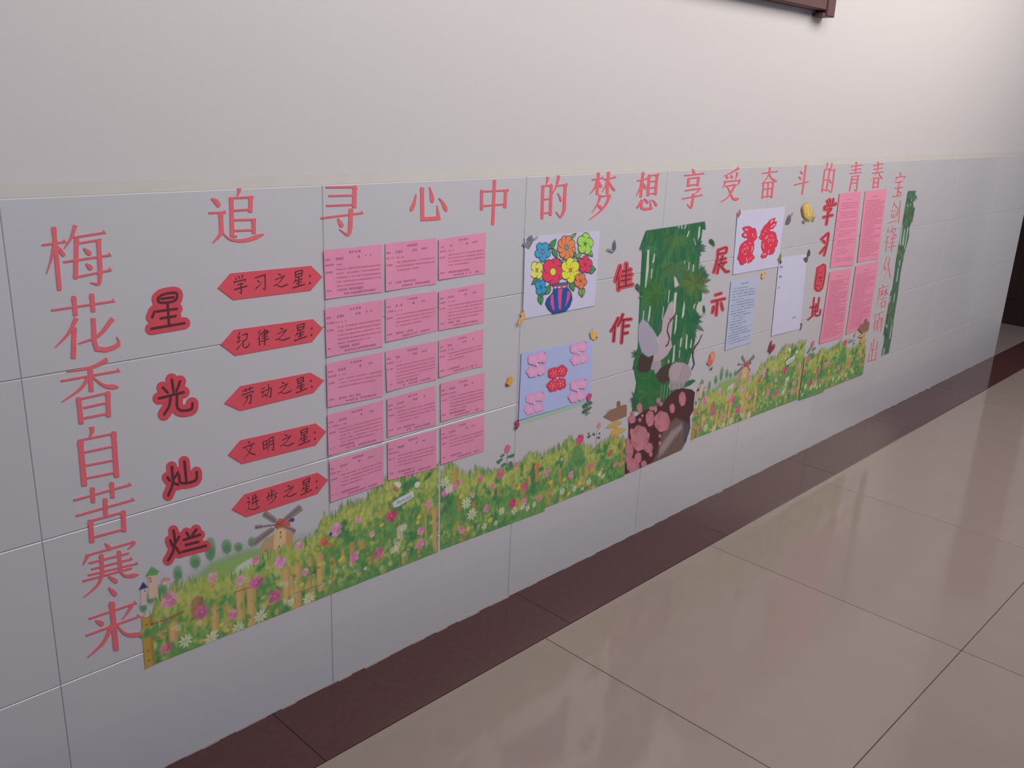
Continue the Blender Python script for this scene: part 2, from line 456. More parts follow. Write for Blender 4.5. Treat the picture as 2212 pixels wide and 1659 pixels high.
# framed board high on the wall, only its lower corner is in view
b0 = link('wall_board', None); b0.location = (1.3, -.0, 1.69)
tag(b0, 'dark maroon framed board high on the plaster wall, lower right corner showing', 'board')
mb = MB(); mb.box(.55, 2.00, -.012, .0138, 1.715, 2.62); mb.build('panel', M_board, b0, (1.3, 0, 1.69))
for nm, bx in (('bottom_rail', (.55, 1.996, -.026, .0138, 1.690, 1.728)), ('top_rail', (.55, 1.996, -.026, .0138, 2.60, 2.64)),
               ('side_post', (1.998, 2.052, -.030, .0138, 1.672, 2.66)), ('side_post', (.495, .548, -.030, .0138, 1.672, 2.66)),
               ('corner_foot', (1.978, 1.9978, -.024, .0138, 1.672, 1.682))):
    mb = MB(); mb.box(*bx[:4], bx[4], bx[5], .003 if nm != 'corner_foot' else 0); mb.build(nm, M_wood, b0, (1.3, 0, 1.69))

# ------------------------------------------------------------------ red cut-out characters
def add_strokes(mb, crop, spec, th, tv, y0, y1, dy=0.00001):
    for i, (L, R) in enumerate(strokes(spec, th, tv)):
        mb.strip(crop.w(L), crop.w(R), y0 - dy * i, y1)
def centre(mb):
    v = np.array(mb.v); return ((v[:, 0].min() + v[:, 0].max()) / 2, 0.0, v[:, 2].min())
A_ = Crop(0, 350, 3.016); B_ = Crop(0, 850, 3.016); C_ = Crop(0, 1100, 2.968); D_ = Crop(420, 350, 4.147)
E_ = Crop(850, 330, 5.53); F_ = Crop(1230, 330, 5.53); G_ = Crop(1600, 320, 5.53); H_ = Crop(1740, 320, 3.457); K_ = Crop(1900, 470, 18.43)
def letter(ch, crop, th, tv, spec, label, group):
    mb = MB(); add_strokes(mb, crop, spec, th, tv, -.0011, .0002)
    o = mb.build('cutout_character', M_letter, None, centre(mb))
    return tag(o, label, 'letter', group)
GL = 'red cut-out characters in the column at the left'
LEFT = [
 ('梅', A_, 13, 30, 'h 275 540 425 518; v 350 420 388 835; p 352 545 335 630 303 728 .8; d 372 545 420 612 .9; p 492 410 465 490 420 562 .9; h 478 490 682 458; v 500 495 492 760; t 500 530 660 503; v 642 503 655 735; p 652 720 645 790 590 785 ; h 415 650 718 605; h 478 752 722 702; d 545 560 592 602; d 560 660 600 697', 'top character of the left column, red 梅 with a tree radical'),
 ('花', A_, 13, 30, 'h 335 965 742 905; v 480 870 492 1000; v 597 855 608 975; p 498 1015 450 1110 362 1205; v 484 1075 478 1280 1.05; s 608 1015 615 1170 630 1215 690 1222 745 1205 775 1185; p 772 1195 775 1170 760 1138 .7; p 735 1018 640 1130 512 1182 1.05', 'second character of the left column, red 花'),
 ('香', A_, 13, 31, 'p 700 1285 600 1335 435 1365; h 398 1425 775 1358; v 588 1345 595 1495; p 575 1405 520 1480 402 1562 .85; n 598 1395 680 1455 772 1465; v 512 1530 530 1705 1.05; t 510 1545 710 1500; v 703 1492 708 1660; t 545 1600 700 1565; t 540 1668 710 1635', 'third character of the left column, red 香'),
 ('自', B_, 12, 33, 'p 598 215 600 250 578 292; v 522 300 550 602 1.15; t 510 305 745 258; v 740 245 760 545 1.05; t 550 382 735 343; t 560 468 745 432; t 565 550 760 512', 'fourth character of the left column, red 自'),
 ('苦', B_, 13, 28, 'h 480 695 850 592; v 603 610 607 710; v 727 575 735 680; h 498 795 870 690; v 685 680 690 805; v 588 820 600 970 1.2; t 585 830 815 768; v 803 760 808 900 1.1; t 610 935 805 882', 'fifth character of the left column, red 苦'),
 ('寒', B_, 12, 25, 'd 685 975 725 1018; t 560 1055 862 968; p 572 1052 560 1080 540 1115; p 875 960 865 985 832 1012; t 582 1103 840 1038; h 598 1142 858 1076; h 575 1182 895 1105 .9; t 540 1220 860 1135; v 660 1045 668 1180; v 775 1022 785 1150; p 667 1165 640 1240 548 1325; n 768 1130 815 1185 902 1178; d 705 1188 765 1228 1.1; d 708 1262 758 1315 1.2', 'sixth character of the left column, red 寒'),
 ('来', C_, 12, 30, 'h 572 700 872 600; h 552 808 893 685; v 716 590 745 905 1.2; d 612 712 665 738; p 848 608 825 650 785 705 .8; p 715 745 665 850 563 948; n 742 735 810 800 912 800', 'lowest character of the left column, red 来 just left of the garden sticker'),
]
for ch, cr, th, tv, sp, lb in LEFT: letter(ch, cr, th, tv, sp, lb, GL)
GT = 'red cut-out characters in the top row'
TOP = [
 ('追', D_, 18, 36, 'd 150 325 190 350 225 398 1.2; h 128 455 275 448; v 235 450 243 640 1.1; p 243 635 205 680 165 722 .95; n 245 625 320 690 450 700 622 645; p 400 235 400 265 382 305; t 310 322 530 312; v 330 312 338 668 1.05; v 505 300 500 450; t 345 432 500 424; t 345 518 550 512; v 530 505 532 640; t 350 614 530 606; t 345 668 380 662', 'red 追, leftmost character of the top row'),
 ('寻', D_, 17, 38, 't 1178 225 1455 222; v 1437 210 1430 410; t 1200 302 1420 296; t 1180 390 1430 380; h 1130 502 1503 455; v 1402 415 1395 590; p 1398 580 1375 650 1298 602; d 1285 505 1325 582', 'red 寻, second character of the top row, above the first column of pink slips'),
 ('心', E_, 20, 45, 'n 268 495 245 600 205 695 1.1; v 340 410 345 800; s 325 792 530 780; p 540 800 530 720 520 625; n 430 410 452 500 465 595 1.15; n 540 540 590 600 635 700 1.05', 'red 心, third character of the top row'),
 ('中', E_, 20, 36, 'v 1207 320 1185 860; v 1055 440 1050 685; h 1045 462 1370 445; v 1340 440 1330 658; t 1050 634 1330 612', 'red 中, fourth character of the top row'),
 ('的', E_, 18, 34, 'p 1840 285 1838 330 1822 385; v 1785 385 1772 790; h 1775 402 1890 382; v 1885 375 1872 748; t 1790 556 1880 546; t 1780 722 1880 708; p 1974 272 1950 380 1900 490; h 1955 395 2072 372; v 2052 370 2037 690 1.05; p 2037 680 1995 765 1938 705 1.05; n 1960 480 1985 525 2003 582 .9', 'red 的 above the vase drawing, fifth character of the top row'),
 ('梦', F_, 17, 32, 'h 268 322 402 298; v 348 235 330 500; p 335 330 300 420 243 492; d 352 345 380 412; h 412 318 548 290; v 468 226 450 490; p 455 325 430 400 388 468 .9; n 470 325 500 400 542 452; p 368 498 345 590 268 712; h 355 525 487 503; p 482 505 430 620 350 710 236 797 1.1; d 330 615 388 665 1.1', 'red 梦, sixth character of the top row'),
 ('想', F_, 15, 31, 'h 808 335 928 308; v 880 228 850 530; p 865 345 840 430 793 517; d 880 360 912 432; v 955 258 935 515; h 945 275 1065 256; v 1047 258 1027 502; t 950 345 1040 333; t 945 422 1035 406; t 940 492 1030 478; n 850 565 830 620 803 660; s 868 558 858 620 862 660 900 672 970 662; p 978 672 968 620 962 560; d 892 545 940 600; n 985 558 1015 590 1042 635', 'red 想, seventh character of the top row, above the tall bamboo sticker'),
 ('享', F_, 16, 29, 'd 1470 190 1492 252 1.1; h 1372 272 1602 246; v 1425 300 1415 402; t 1415 308 1550 290; v 1542 285 1530 395; t 1420 388 1535 374; t 1378 450 1558 424; p 1565 420 1530 460 1478 500 .8; h 1343 548 1582 503; v 1482 488 1466 600; p 1468 590 1450 655 1402 612', 'red 享, eighth character of the top row'),
 ('受', F_, 15, 28, 'p 2025 180 1950 225 1842 278; d 1872 268 1892 308; d 1930 260 1945 305; p 2005 235 2000 270 1982 312; h 1845 345 2038 325; p 1868 338 1850 380 1828 412; p 2033 332 2020 360 1998 388; t 1860 402 1975 376; p 1982 375 1930 470 1880 540 1796 588; n 1885 398 1920 480 1960 550 2025 545 1.1', 'red 受, ninth character of the top row'),
 ('奋', G_, 13, 22, 'h 253 300 437 274; p 350 228 335 310 300 370 248 425; n 340 305 375 365 432 398 1.15; v 275 402 255 602 .85; t 265 412 395 402; v 388 398 366 592; v 330 405 318 580 .75; t 270 488 380 476; t 260 582 375 568', 'red 奋, tenth character of the top row'),
 ('斗', G_, 14, 20, 'v 780 198 732 552; h 638 437 806 398; d 708 272 738 308 1.1; d 690 335 722 373 1.1', 'red 斗, eleventh character of the top row'),
 ('的', G_, 12, 17, 'p 1037 178 1033 210 1018 245; v 1005 250 968 526; h 1002 254 1077 240; v 1064 244 1022 515; t 988 382 1055 370; t 972 500 1028 494; p 1092 178 1080 235 1052 305; h 1075 264 1128 250; v 1120 248 1092 480; p 1092 475 1078 525 1042 492; d 1060 368 1078 418', 'red 的 near the far end of the top row, above the 学 card'),
 ('青', G_, 12, 15, 'h 1313 217 1447 199; v 1382 162 1372 300; h 1325 260 1437 244; h 1298 302 1442 285; v 1330 335 1298 512; h 1325 337 1412 325; v 1402 322 1386 470; p 1388 465 1380 508 1352 490; t 1320 377 1398 368; t 1312 418 1393 408', 'red 青, second last character of the top row'),
 ('春', G_, 12, 15, 'h 1583 207 1697 184; h 1588 252 1692 234; h 1567 298 1702 280; p 1642 160 1635 250 1610 310 1556 378; n 1640 285 1665 330 1692 362 1.2; v 1595 355 1578 478; t 1590 358 1650 349; v 1650 347 1636 472; t 1585 412 1640 403; t 1580 467 1640 455', 'red 春, last character of the top row'),
]
for ch, cr, th, tv, sp, lb in TOP: letter(ch, cr, th, tv, sp, lb, GT)
GR = 'small red cut-out characters in the column at the right'
RIGHT = [
 ('宝', G_, 11, 14, 'd 1903 283 1912 332; t 1855 347 1958 335; p 1864 343 1856 370 1843 397; p 1965 330 1955 355 1938 382; t 1848 408 1932 396; v 1895 398 1868 572; t 1840 478 1935 465; t 1812 577 1922 560; d 1888 510 1917 542', 'red 宝, top character of the far right column'),
 ('剑', H_, 3.4, 4.6, 'p 665 395 650 440 625 482; n 660 408 672 430 684 445; t 640 470 675 464; d 640 492 648 522; d 655 485 660 518; p 678 482 672 510 664 535; h 614 558 682 540; v 692 442 686 502; v 708 390 694 558 1.1', 'red 剑, second character of the far right column'),
 ('锋', K_, 22, 26, 'p 350 400 320 530 262 690; t 310 570 420 545; t 270 760 395 740; v 300 760 245 1360; t 205 985 375 930; p 540 325 490 480 440 650; t 510 440 655 430; p 650 420 600 560 500 720 410 880; n 490 500 580 640 670 745; t 430 850 640 800; t 400 1020 610 965; h 330 1170 630 1115; v 540 720 450 1340', 'red 锋, third character of the far right column'),
 ('从', H_, 3.4, 5.2, 'p 606 808 590 870 556 947; n 588 868 592 890 598 912; p 628 812 618 880 588 968; n 614 850 622 900 634 972', 'red 从, fourth character of the far right column'),
 ('磨', H_, 3.2, 4.2, 'd 575 1015 580 1037; h 550 1048 622 1025; p 553 1045 545 1120 524 1187 1.2; t 560 1070 582 1065; v 573 1055 566 1106; t 588 1065 612 1060; v 603 1048 594 1102; p 568 1075 562 1090 554 1102; d 573 1078 582 1093; p 596 1070 590 1085 583 1098; d 602 1072 613 1090; t 555 1127 606 1112; p 582 1118 567 1150 543 1172; v 570 1145 565 1192; t 570 1147 598 1138; v 598 1136 590 1184; t 567 1184 592 1176', 'red 磨, fifth character of the far right column'),
 ('砺', H_, 3.2, 4.2, 't 508 1248 540 1235; p 528 1240 517 1290 502 1332; v 518 1290 510 1367; t 518 1293 538 1286; v 537 1284 529 1352; t 512 1357 530 1350; h 545 1234 584 1218; p 552 1230 545 1300 530 1372; t 552 1277 578 1266; v 577 1266 560 1366; p 566 1262 560 1310 543 1367', 'red 砺, sixth character of the far right column'),
 ('出', H_, 3.6, 4.6, 'v 513 1424 490 1588; v 494 1453 484 1512; t 482 1512 530 1497; v 538 1438 529 1502; v 477 1528 463 1592; t 462 1592 520 1576; v 530 1518 518 1584', 'red 出, lowest character of the far right column'),
]
for ch, cr, th, tv, sp, lb in RIGHT: letter(ch, cr, th, tv, sp, lb, GR)

# ------------------------------------------------------------------ marker characters cut out with a red margin
def marker(crop, w, halo, spec, label, group, plate=None):
    mb = MB()
    for i, (L, R) in enumerate(strokes(spec, halo, halo)):
        mb.strip(crop.w(L), crop.w(R), -.0010 - i * .000003, .0002)
    if plate: mb.prism(crop.w(plate), -.0012, .0002)
    c = centre(mb); o = mb.build('character_card', M_redk, None, c); tag(o, label, 'character card', group)
    mb = MB()
    for i, (L, R) in enumerate(strokes(spec, w, w)):
        mb.strip(crop.w(L), crop.w(R), -.00145 - i * .000003, -.00122)
    mb.build('marker_strokes', M_ink, o, c)
I_ = Crop(1100, 480, 5.925); J_ = Crop(1520, 520, 9.2125); L_ = Crop(1730, 420, 5.925)
g1 = 'hand-drawn 星光灿烂 characters beside the arrow cards'
marker(A_, 16, 78, 'm 1028 885 1060 862 1138 850 1152 872 1132 905 1042 915 1028 890; m 1050 890 1128 880; m 1005 972 990 1010; m 1020 972 1150 955; m 1045 1018 1142 1002; m 1090 918 1100 1060; m 985 1085 1200 1048', 'red cut 星 card drawn in black marker, top of four', g1)
marker(A_, 16, 80, 'm 1118 1415 1130 1500; m 1060 1468 1090 1500; m 1172 1428 1148 1490; m 1035 1538 1195 1498; m 1110 1530 1100 1590 1068 1642; m 1152 1515 1152 1590 1180 1618 1245 1608 1252 1570', 'red cut 光 card drawn in black marker, second of four', g1)
marker(B_, 16, 70, 'm 1118 475 1125 560; m 1090 545 1105 565; m 1158 512 1138 545; m 1130 545 1120 600 1095 662; m 1128 580 1160 592; m 1200 440 1212 565; m 1165 530 1180 582 1272 565 1280 510', 'red cut 灿 card drawn in black marker, third of four', g1)
marker(B_, 16, 66, 'm 1130 890 1138 960; m 1108 955 1122 990; m 1165 932 1145 968; m 1140 960 1125 1030 1095 1085; m 1145 1000 1168 1038; m 1215 905 1232 935; m 1278 885 1252 920; m 1195 952 1302 918; m 1210 985 1290 964; m 1185 1030 1340 990', 'red cut 烂 card drawn in black marker, lowest of four, above the garden sticker', g1)
g2 = 'hand-drawn 佳作展示 characters either side of the bamboo sticker'
marker(I_, 12, 62, 'm 1418 560 1388 660 1362 750; m 1398 700 1398 860; m 1495 530 1488 805; m 1445 632 1548 605; m 1432 690 1562 668; m 1425 750 1545 728; m 1405 832 1570 795', 'red cut 佳 card in marker, left of the bamboo sticker', g2)
marker(I_, 12, 44, 'm 1392 1225 1345 1320 1302 1390; m 1350 1330 1335 1518; m 1452 1180 1425 1250 1390 1318; m 1440 1250 1558 1238; m 1458 1262 1436 1540; m 1450 1335 1528 1322; m 1450 1425 1512 1412', 'red cut 作 card in marker, below 佳 and left of the bamboo sticker', g2)
marker(J_, 13, 62, 'm 285 185 430 132 455 155 440 235; m 300 262 420 240; m 285 185 265 380 195 625; m 372 298 365 350; m 308 385 435 350; m 345 350 345 440; m 272 470 440 425; m 300 475 270 640; m 310 482 390 560 440 612 495 605; m 400 440 370 490', 'red cut 展 card in marker, right of the bamboo sticker', g2)
marker(J_, 13, 66, 'm 235 1078 345 1042; m 165 1208 415 1148; m 270 1192 248 1475; m 195 1310 172 1425; m 345 1240 375 1370', 'red cut 示 card in marker, below 展', g2)
g3 = 'hand-drawn 学习园地 characters left of the far pink notices'
marker(L_, 7, 40, 'm 335 80 350 130; m 365 62 375 112; m 413 60 397 118; m 302 192 312 152 430 130 442 112; m 330 196 385 180 345 238; m 346 235 325 380; m 288 290 402 262', 'red cut 学 card in marker, top of the far four', g3)
marker(L_, 7, 36, 'm 258 572 330 508 352 505 330 640 296 775; m 285 590 305 618; m 246 748 308 670', 'red cut 习 card in marker, second of the far four', g3)
marker(L_, 6, 32, 'm 212 942 308 910 268 1198 182 1200 212 942; m 232 1002 265 995; m 215 1062 275 1052; m 238 1062 218 1110; m 255 1060 250 1105 268 1108; m 192 1172 245 1165', 'red cut 园 card in marker, a filled rounded block', g3, plate=[(210, 935), (312, 905), (270, 1205), (178, 1205)])
marker(L_, 6, 26, 'm 168 1322 142 1540; m 122 1445 172 1430; m 92 1602 160 1540; m 152 1450 215 1422 210 1470; m 232 1322 208 1500; m 195 1400 180 1535 235 1540 250 1475; m 150 1500 200 1490', 'red cut 地 card in marker, lowest of the far four', g3)

# ------------------------------------------------------------------ arrow-ended title cards
ARROWS = [
 ([(470, 622), (497.4, 590.4), (671.4, 574), (695.8, 597.8), (671, 627), (503.4, 647.6)], '学习', 'topmost red title card'),
 ([(476.6, 744.7), (504.7, 712.3), (675.6, 689), (696.8, 709.4), (674, 738), (507.6, 768)], '纪律', 'second red title card'),
 ([(484, 871), (518.7, 834), (670.4, 804.6), (699.7, 821.6), (677.3, 847.8), (518.7, 887)], '劳动', 'third red title card'),
 ([(492, 982.6), (518.7, 951), (681.4, 914.3), (704.4, 932), (682, 961), (522.7, 1001.6)], '文明', 'fourth red title card'),
 ([(500.2, 1100), (528, 1067.5), (685.5, 1020.6), (708.5, 1036.3), (685.5, 1066), (531.7, 1116.3)], '进步', 'lowest red title card, above the windmill'),
]
BR = {
 '学': 'd 20 8 28 24; d 42 0 48 18; p 74 -2 68 10 60 22; p 12 28 8 42; t 12 33 90 25; p 92 22 88 30 80 40; t 30 50 68 42; p 68 42 60 50 50 56; v 52 54 54 90; p 54 88 50 96 36 86; t 4 72 98 60 1.2',
 '习': 't 8 20 88 6 1.2; v 86 6 82 88 1.1; p 83 84 76 98 56 82; d 22 34 40 48; p 8 84 30 72 62 50',
 '之': 'd 32 0 54 14; t 14 42 76 20; p 76 16 50 52 18 82; t 2 84 30 74; n 20 76 52 94 100 82 1.2',
 '星': 'v 22 8 28 42; t 20 8 80 0; v 80 0 74 36; t 28 24 74 18; t 28 40 72 34; p 26 50 18 62 4 74; t 22 62 80 52; t 28 78 74 68; v 50 40 50 92; t 0 100 100 86 1.2',
 '纪': 'p 32 2 22 16 10 32; t 10 32 32 28; p 32 26 22 42 6 58; t 8 58 34 48; p 2 92 16 84 40 66; t 46 22 84 14; v 82 14 78 44; t 50 54 78 46; v 50 52 50 84; n 50 84 66 92 92 82; p 94 84 94 76 92 64',
 '律': 'p 26 4 18 16 6 28; p 32 22 20 42 2 62; v 20 46 20 100; t 44 18 82 10; v 82 10 80 38; t 36 30 98 20 1.1; t 42 44 82 36; t 42 58 84 50; t 34 76 98 66 1.1; v 62 0 62 102',
 '劳': 't 6 18 94 8; v 32 2 34 24; v 66 0 64 22; p 12 32 6 48; t 12 38 92 28; p 94 26 90 34 82 44; t 22 56 76 46; v 76 46 70 90; p 70 88 66 98 50 86; p 50 44 38 76 8 100',
 '动': 't 8 26 42 18; t 0 48 50 38; p 26 46 18 60 6 76; t 8 80 44 70; d 36 58 48 78; t 54 38 94 28; v 92 28 84 86; p 84 84 80 96 64 82; p 72 2 66 50 44 94',
 '文': 'd 44 0 58 16; t 4 34 96 22 1.1; p 72 30 46 70 4 98; n 26 38 56 72 98 92',
 '明': 'v 8 22 10 78; t 8 24 38 18; v 38 18 36 72; t 10 48 36 42; t 10 74 36 68; p 56 8 54 60 38 98; t 56 12 92 4; v 92 4 90 90; p 90 86 86 98 72 86; t 58 34 90 28; t 58 56 90 50',
 '进': 'd 8 6 22 20; t 2 40 24 34; p 24 34 16 54 16 74; p 16 74 10 82 0 88; n 12 78 50 94 100 86 1.1; t 38 30 90 22; t 34 54 96 46; p 52 4 50 50 38 76; v 72 2 74 76',
 '步': 'v 50 -2 50 38; t 52 20 82 14; v 26 16 26 42; t 2 46 98 36 1.1; v 50 44 50 68; d 26 52 22 60 12 68; d 72 48 86 60; p 90 58 60 84 12 100',
}
for q, two, pos in ARROWS:
    P = wall_pts(q); mb = MB(); mb.prism(P, -.0012, .0002); c = centre(mb)
    o = mb.build('arrow_card', M_red, None, c)
    tag(o, pos + ' with points at both ends, brushed %s之星' % two, 'title card', 'red pointed title cards left of the pink slips')
    TL, TR, BRt, BL = P[1], P[2], P[4], P[5]
    def at(u, v): return (TL * (1 - u) + TR * u) * (1 - v) + (BL * (1 - u) + BRt * u) * v
    mb = MB(); k = 0
    for ch, cu, cv, w, h in ((two[0], .10, .46, .17, .72), (two[1], .35, .45, .16, .64), ('之', .60, .46, .20, .56), ('星', .835, .47, .165, .68)):
        for L, R in strokes(BR[ch], 6.2, 8.5):
            f = lambda A: np.array([at(cu + (a[0] / 100 - .5) * w, cv + (a[1] / 100 - .5) * h) for a in A])
            k += 1; mb.strip(f(L), f(R), -.00135 - k * .00001, -.00125)
    mb.build('brush_lettering', M_ink, o, c)
    mb = MB()
    for v in (.40, .70):
        e = at(.985, v); mb.prism([(e[0] + .0022 * math.cos(a), e[1] + .0027 * math.sin(a)) for a in np.linspace(0, 2 * math.pi, 10, endpoint=False)], -.0014, -.00125)
    mb.build('colon_mark', M_ink, o, c)

# ------------------------------------------------------------------ paper sheets
def quad(P, u, v):
    TL, TR, BR_, BL = P
    return (TL * (1 - u) + TR * u) * (1 - v) + (BL * (1 - u) + BR_ * u) * v
def sheet(name, corners, mat, label, cat, group=None, crop=PX, t=.0013):
    """paper sheet: corners TL TR BR BL; a slightly cockled slab, its left edge standing a little off the wall"""
    P = crop.w(corners); nx, nz = 9, 6
    mb = MB()
    ph = rng.random(3) * 6
    def off(u, v): return t + .0007 * (math.sin(u * 5 + ph[0]) * math.sin(v * 4 + ph[1]) + .4) * (1 - .2 * u) + .0011 * max(0, 1 - u * 7)
    for j in range(nz):
        for i in range(nx):
            u, v = i / (nx - 1), j / (nz - 1); q = quad(P, u, v)
            mb.v.append((q[0], -off(u, v), q[1]))
    n = nx * nz
    for j in range(nz):
        for i in range(nx):
            x = mb.v[j * nx + i]; mb.v.append((x[0], min(x[1] + .0004, 0), x[2]))
    for j in range(nz - 1):
        for i in range(nx - 1):
            a = j * nx + i; mb.f.append((a, a + nx, a + nx + 1, a + 1)); mb.f.append((n + a, n + a + 1, n + a + nx + 1, n + a + nx))
    B = [i for i in range(nx)] + [j * nx + nx - 1 for j in range(1, nz)] + [(nz - 1) * nx + i for i in range(nx - 2, -1, -1)] + [j * nx for j in range(nz - 2, 0, -1)]
    for k in range(len(B)): a, b = B[k], B[(k + 1) % len(B)]; mb.f.append((a, b, n + b, n + a))
    c = (P[:, 0].mean(), 0.0, P[:, 1].min())
    o = mb.build(name, mat, None, c); tag(o, label, cat, group)
    return o, P, off, c
def marks(o, P, off, c, rows, mat, name='printed_text', lift=.00025):
    """rows of tiny printed characters: (u0, u1, v, height, pitch, fill)"""
    mb = MB()
    for (u0, u1, v, h, pitch, fill) in rows:
        u = u0
        while u < u1:
            if rng.random() < fill:
                w = pitch * (.55 + .3 * rng.random()); hh = h * (.7 + .3 * rng.random()); b = len(mb.v)
                for (a, b2) in ((u, v - hh / 2), (min(u + w, .99), v - hh / 2), (min(u + w, .99), v + hh / 2), (u, v + hh / 2)):
                    q = quad(P, a, b2); mb.v.append((q[0], -off(a, b2) - lift, q[1]))
                mb.f.append((b, b + 3, b + 2, b + 1))
            u += pitch
    if mb.f:
        t = mb.build(name, mat, o, c); t['kind'] = 'stuff'

C6 = lambda p: (680 + p[0] / 4.88, 480 + p[1] / 4.88)
C7 = lambda p: (680 + p[0] / 4.485, 750 + p[1] / 4.485)
SL = [
 [[C6(p) for p in q] for q in ([(85, 295), (705, 232), (712, 735), (108, 810)], [(738, 225), (1280, 165), (1275, 650), (740, 725)], [(1300, 180), (1800, 105), (1790, 540), (1300, 605)])],
 [[C6(p) for p in q] for q in ([(100, 910), (710, 815), (712, 1310), (118, 1420)], [(738, 805), (1278, 725), (1282, 1145), (742, 1262)], [(1300, 725), (1782, 640), (1780, 1055), (1300, 1140)])],
 [[C7((108, 158)), C7((655, 45)), C7((660, 475)), C7((118, 580))], [C6((738, 1360)), C6((1278, 1250)), C7((1175, 312)), C7((692, 430))], [C6((1300, 1245)), C6((1775, 1125)), C6((1768, 1515)), C6((1302, 1635))]],
 [[C7(p) for p in q] for q in ([(118, 655), (662, 510), (665, 905), (125, 1048)], [(695, 495), (1170, 370), (1172, 750), (700, 870)], [(1212, 350), (1640, 245), (1640, 610), (1215, 720)])],
 [[C7(p) for p in q] for q in ([(135, 1105), (662, 950), (665, 1325), (148, 1500)], [(700, 918), (1172, 800), (1175, 1165), (705, 1290)], [(1212, 775), (1640, 660), (1635, 1005), (1215, 1135)])],
]
rown = ['top row', 'second row', 'middle row', 'fourth row', 'bottom row']; coln = ['left', 'middle', 'right']
for r, row in enumerate(SL):
    for cI, q in enumerate(row):
        o, P, off, c = sheet('pink_slip', q, M_pink, 'pink printed slip, %s, %s of three, beside the red title cards' % (rown[r], coln[cI]), 'paper slip', 'small pink printed slips')
        rows = [(.42, .62, .09, .05, .052, .95), (.20, .30, .20, .06, .045, .9), (.52, .58, .20, .06, .05, .7), (.70, .82, .19, .045, .04, .6),
                (.02, .10, .20, .045, .03, .9), (.02, .15, .31, .045, .03, .95), (.18, .34, .32, .03, .03, .6), (.02, .12, .46, .045, .03, .95), (.03, .12, .84, .045, .03, .9)]
        nl = int(rng.integers(3, 6))
        body = [(.20, .97 if k < nl - 1 else .55 + .3 * rng.random(), .42 + k * .085, .034, .022, .93) for k in range(nl)]
        rows2 = [(.20, .20 + .25 + .2 * rng.random(), .845, .055, .03, .93), (.32, .55, .93, .045, .055, .9), (.58, .85, .925, .05, .042, .9)]
        marks(o, P, off, c, rows + rows2, M_type); marks(o, P, off, c, body, M_typer, 'faint_text')

# A4 notices at the far end
NH = lambda p: (1740 + p[0] / 3.457, 320 + p[1] / 3.457)
for q, lb, n0, gp in (([(250, 338), (415, 322), (355, 872), (180, 893)], 'bright pink A4 notice, upper left of the far four', 26, 3), ([(443, 320), (607, 303), (540, 828), (382, 852)], 'bright pink A4 notice, upper right of the far four', 34, 0),
                  ([(178, 922), (342, 895), (275, 1415), (98, 1462)], 'bright pink A4 notice, lower left of the far four', 40, 0), ([(373, 878), (547, 843), (468, 1335), (298, 1392)], 'bright pink A4 notice, lower right of the far four, behind the printed signpost', 34, 0)):
    o, P, off, c = sheet('pink_notice', [NH(p) for p in q], M_pinkr, lb, 'notice', 'A4 pink notices at the far end of the display')
    rows = [(.38, .62, .09, .014, .03, .95)]
    for k in range(n0):
        v = .14 + k * .81 / n0
        if gp and k % 4 == 3: rows.append((.06, .14, v, .012, .03, .9)); continue
        rows.append((.16 if gp else .10, .92 if rng.random() < .7 else .5 + .3 * rng.random(), v, .011, .022, .93))
    marks(o, P, off, c, rows, M_typer)

o, P, off, c = sheet('text_sheet', [(1578, 607), (1639, 598), (1621, 740), (1565, 757)], M_blue, 'pale blue A4 sheet of fine printed lines below the rabbit picture', 'paper sheet')
marks(o, P, off, c, [(.38, .68, .06, .02, .05, .95)] + [(.08 + (.06 if k % 5 == 0 else 0), .93 if rng.random() < .6 else .45 + .4 * rng.random(), .12 + k * .04, .015, .032, .9) for k in range(21)], M_typeb)
o, P, off, c = sheet('drawing_sheet', [(1682, 557), (1742, 549), (1728, 710), (1665, 726)], M_white, 'white sheet with faint handwriting at its edge, left of the 园 card', 'paper sheet')
marks(o, P, off, c, [(.06, .13, .12, .03, .06, 1), (.06, .13, .24, .04, .06, 1), (.07, .12, .38, .025, .06, 1), (.62, .78, .82, .02, .05, .8)], M_typeb, 'handwriting')

# ---- the vase drawing
o, P, off, c = sheet('drawing_sheet', [(192, 190), (1158, 110), (1088, 1068), (165, 1240)], M_white, 'white sheet with a coloured drawing of flowers in a striped vase', 'drawing', crop=I_)
cv = Canvas(P[:, 0].min(), P[:, 1].min(), P[:, 0].max(), P[:, 1].max(), .0011)
OUT = (62, 50, 62)
def ipoly(pts, col, ol=7, outc=OUT):
    Q = I_.w(pts); cv.poly(Q, col)
    if ol: cv.line(np.vstack([Q, Q[:1]]), ol * .00028, outc, .85)
def iline(pts, w=6, col=OUT): cv.line(I_.w(pts), w * .00028, col, .8)
def leaf(x0, y0, x1, y1, w, col):
    p0, p1 = np.array([x0, y0], float), np.array([x1, y1], float); d = p1 - p0; n = np.array([-d[1], d[0]]) / (np.linalg.norm(d) + 1e-9)
    t = np.linspace(0, 1, 9); k = np.sin(t ** .8 * math.pi) * w
    L = p0 + d * t[:, None] + n * k[:, None]; R = p0 + d * t[:, None] - n * k[:, None]
    ipoly(np.vstack([L, R[::-1]]), col); iline([p0, p0 + d * .9], 4)
G1c, G2c, G3c = (70, 140, 90), (125, 170, 85), (85, 150, 80)
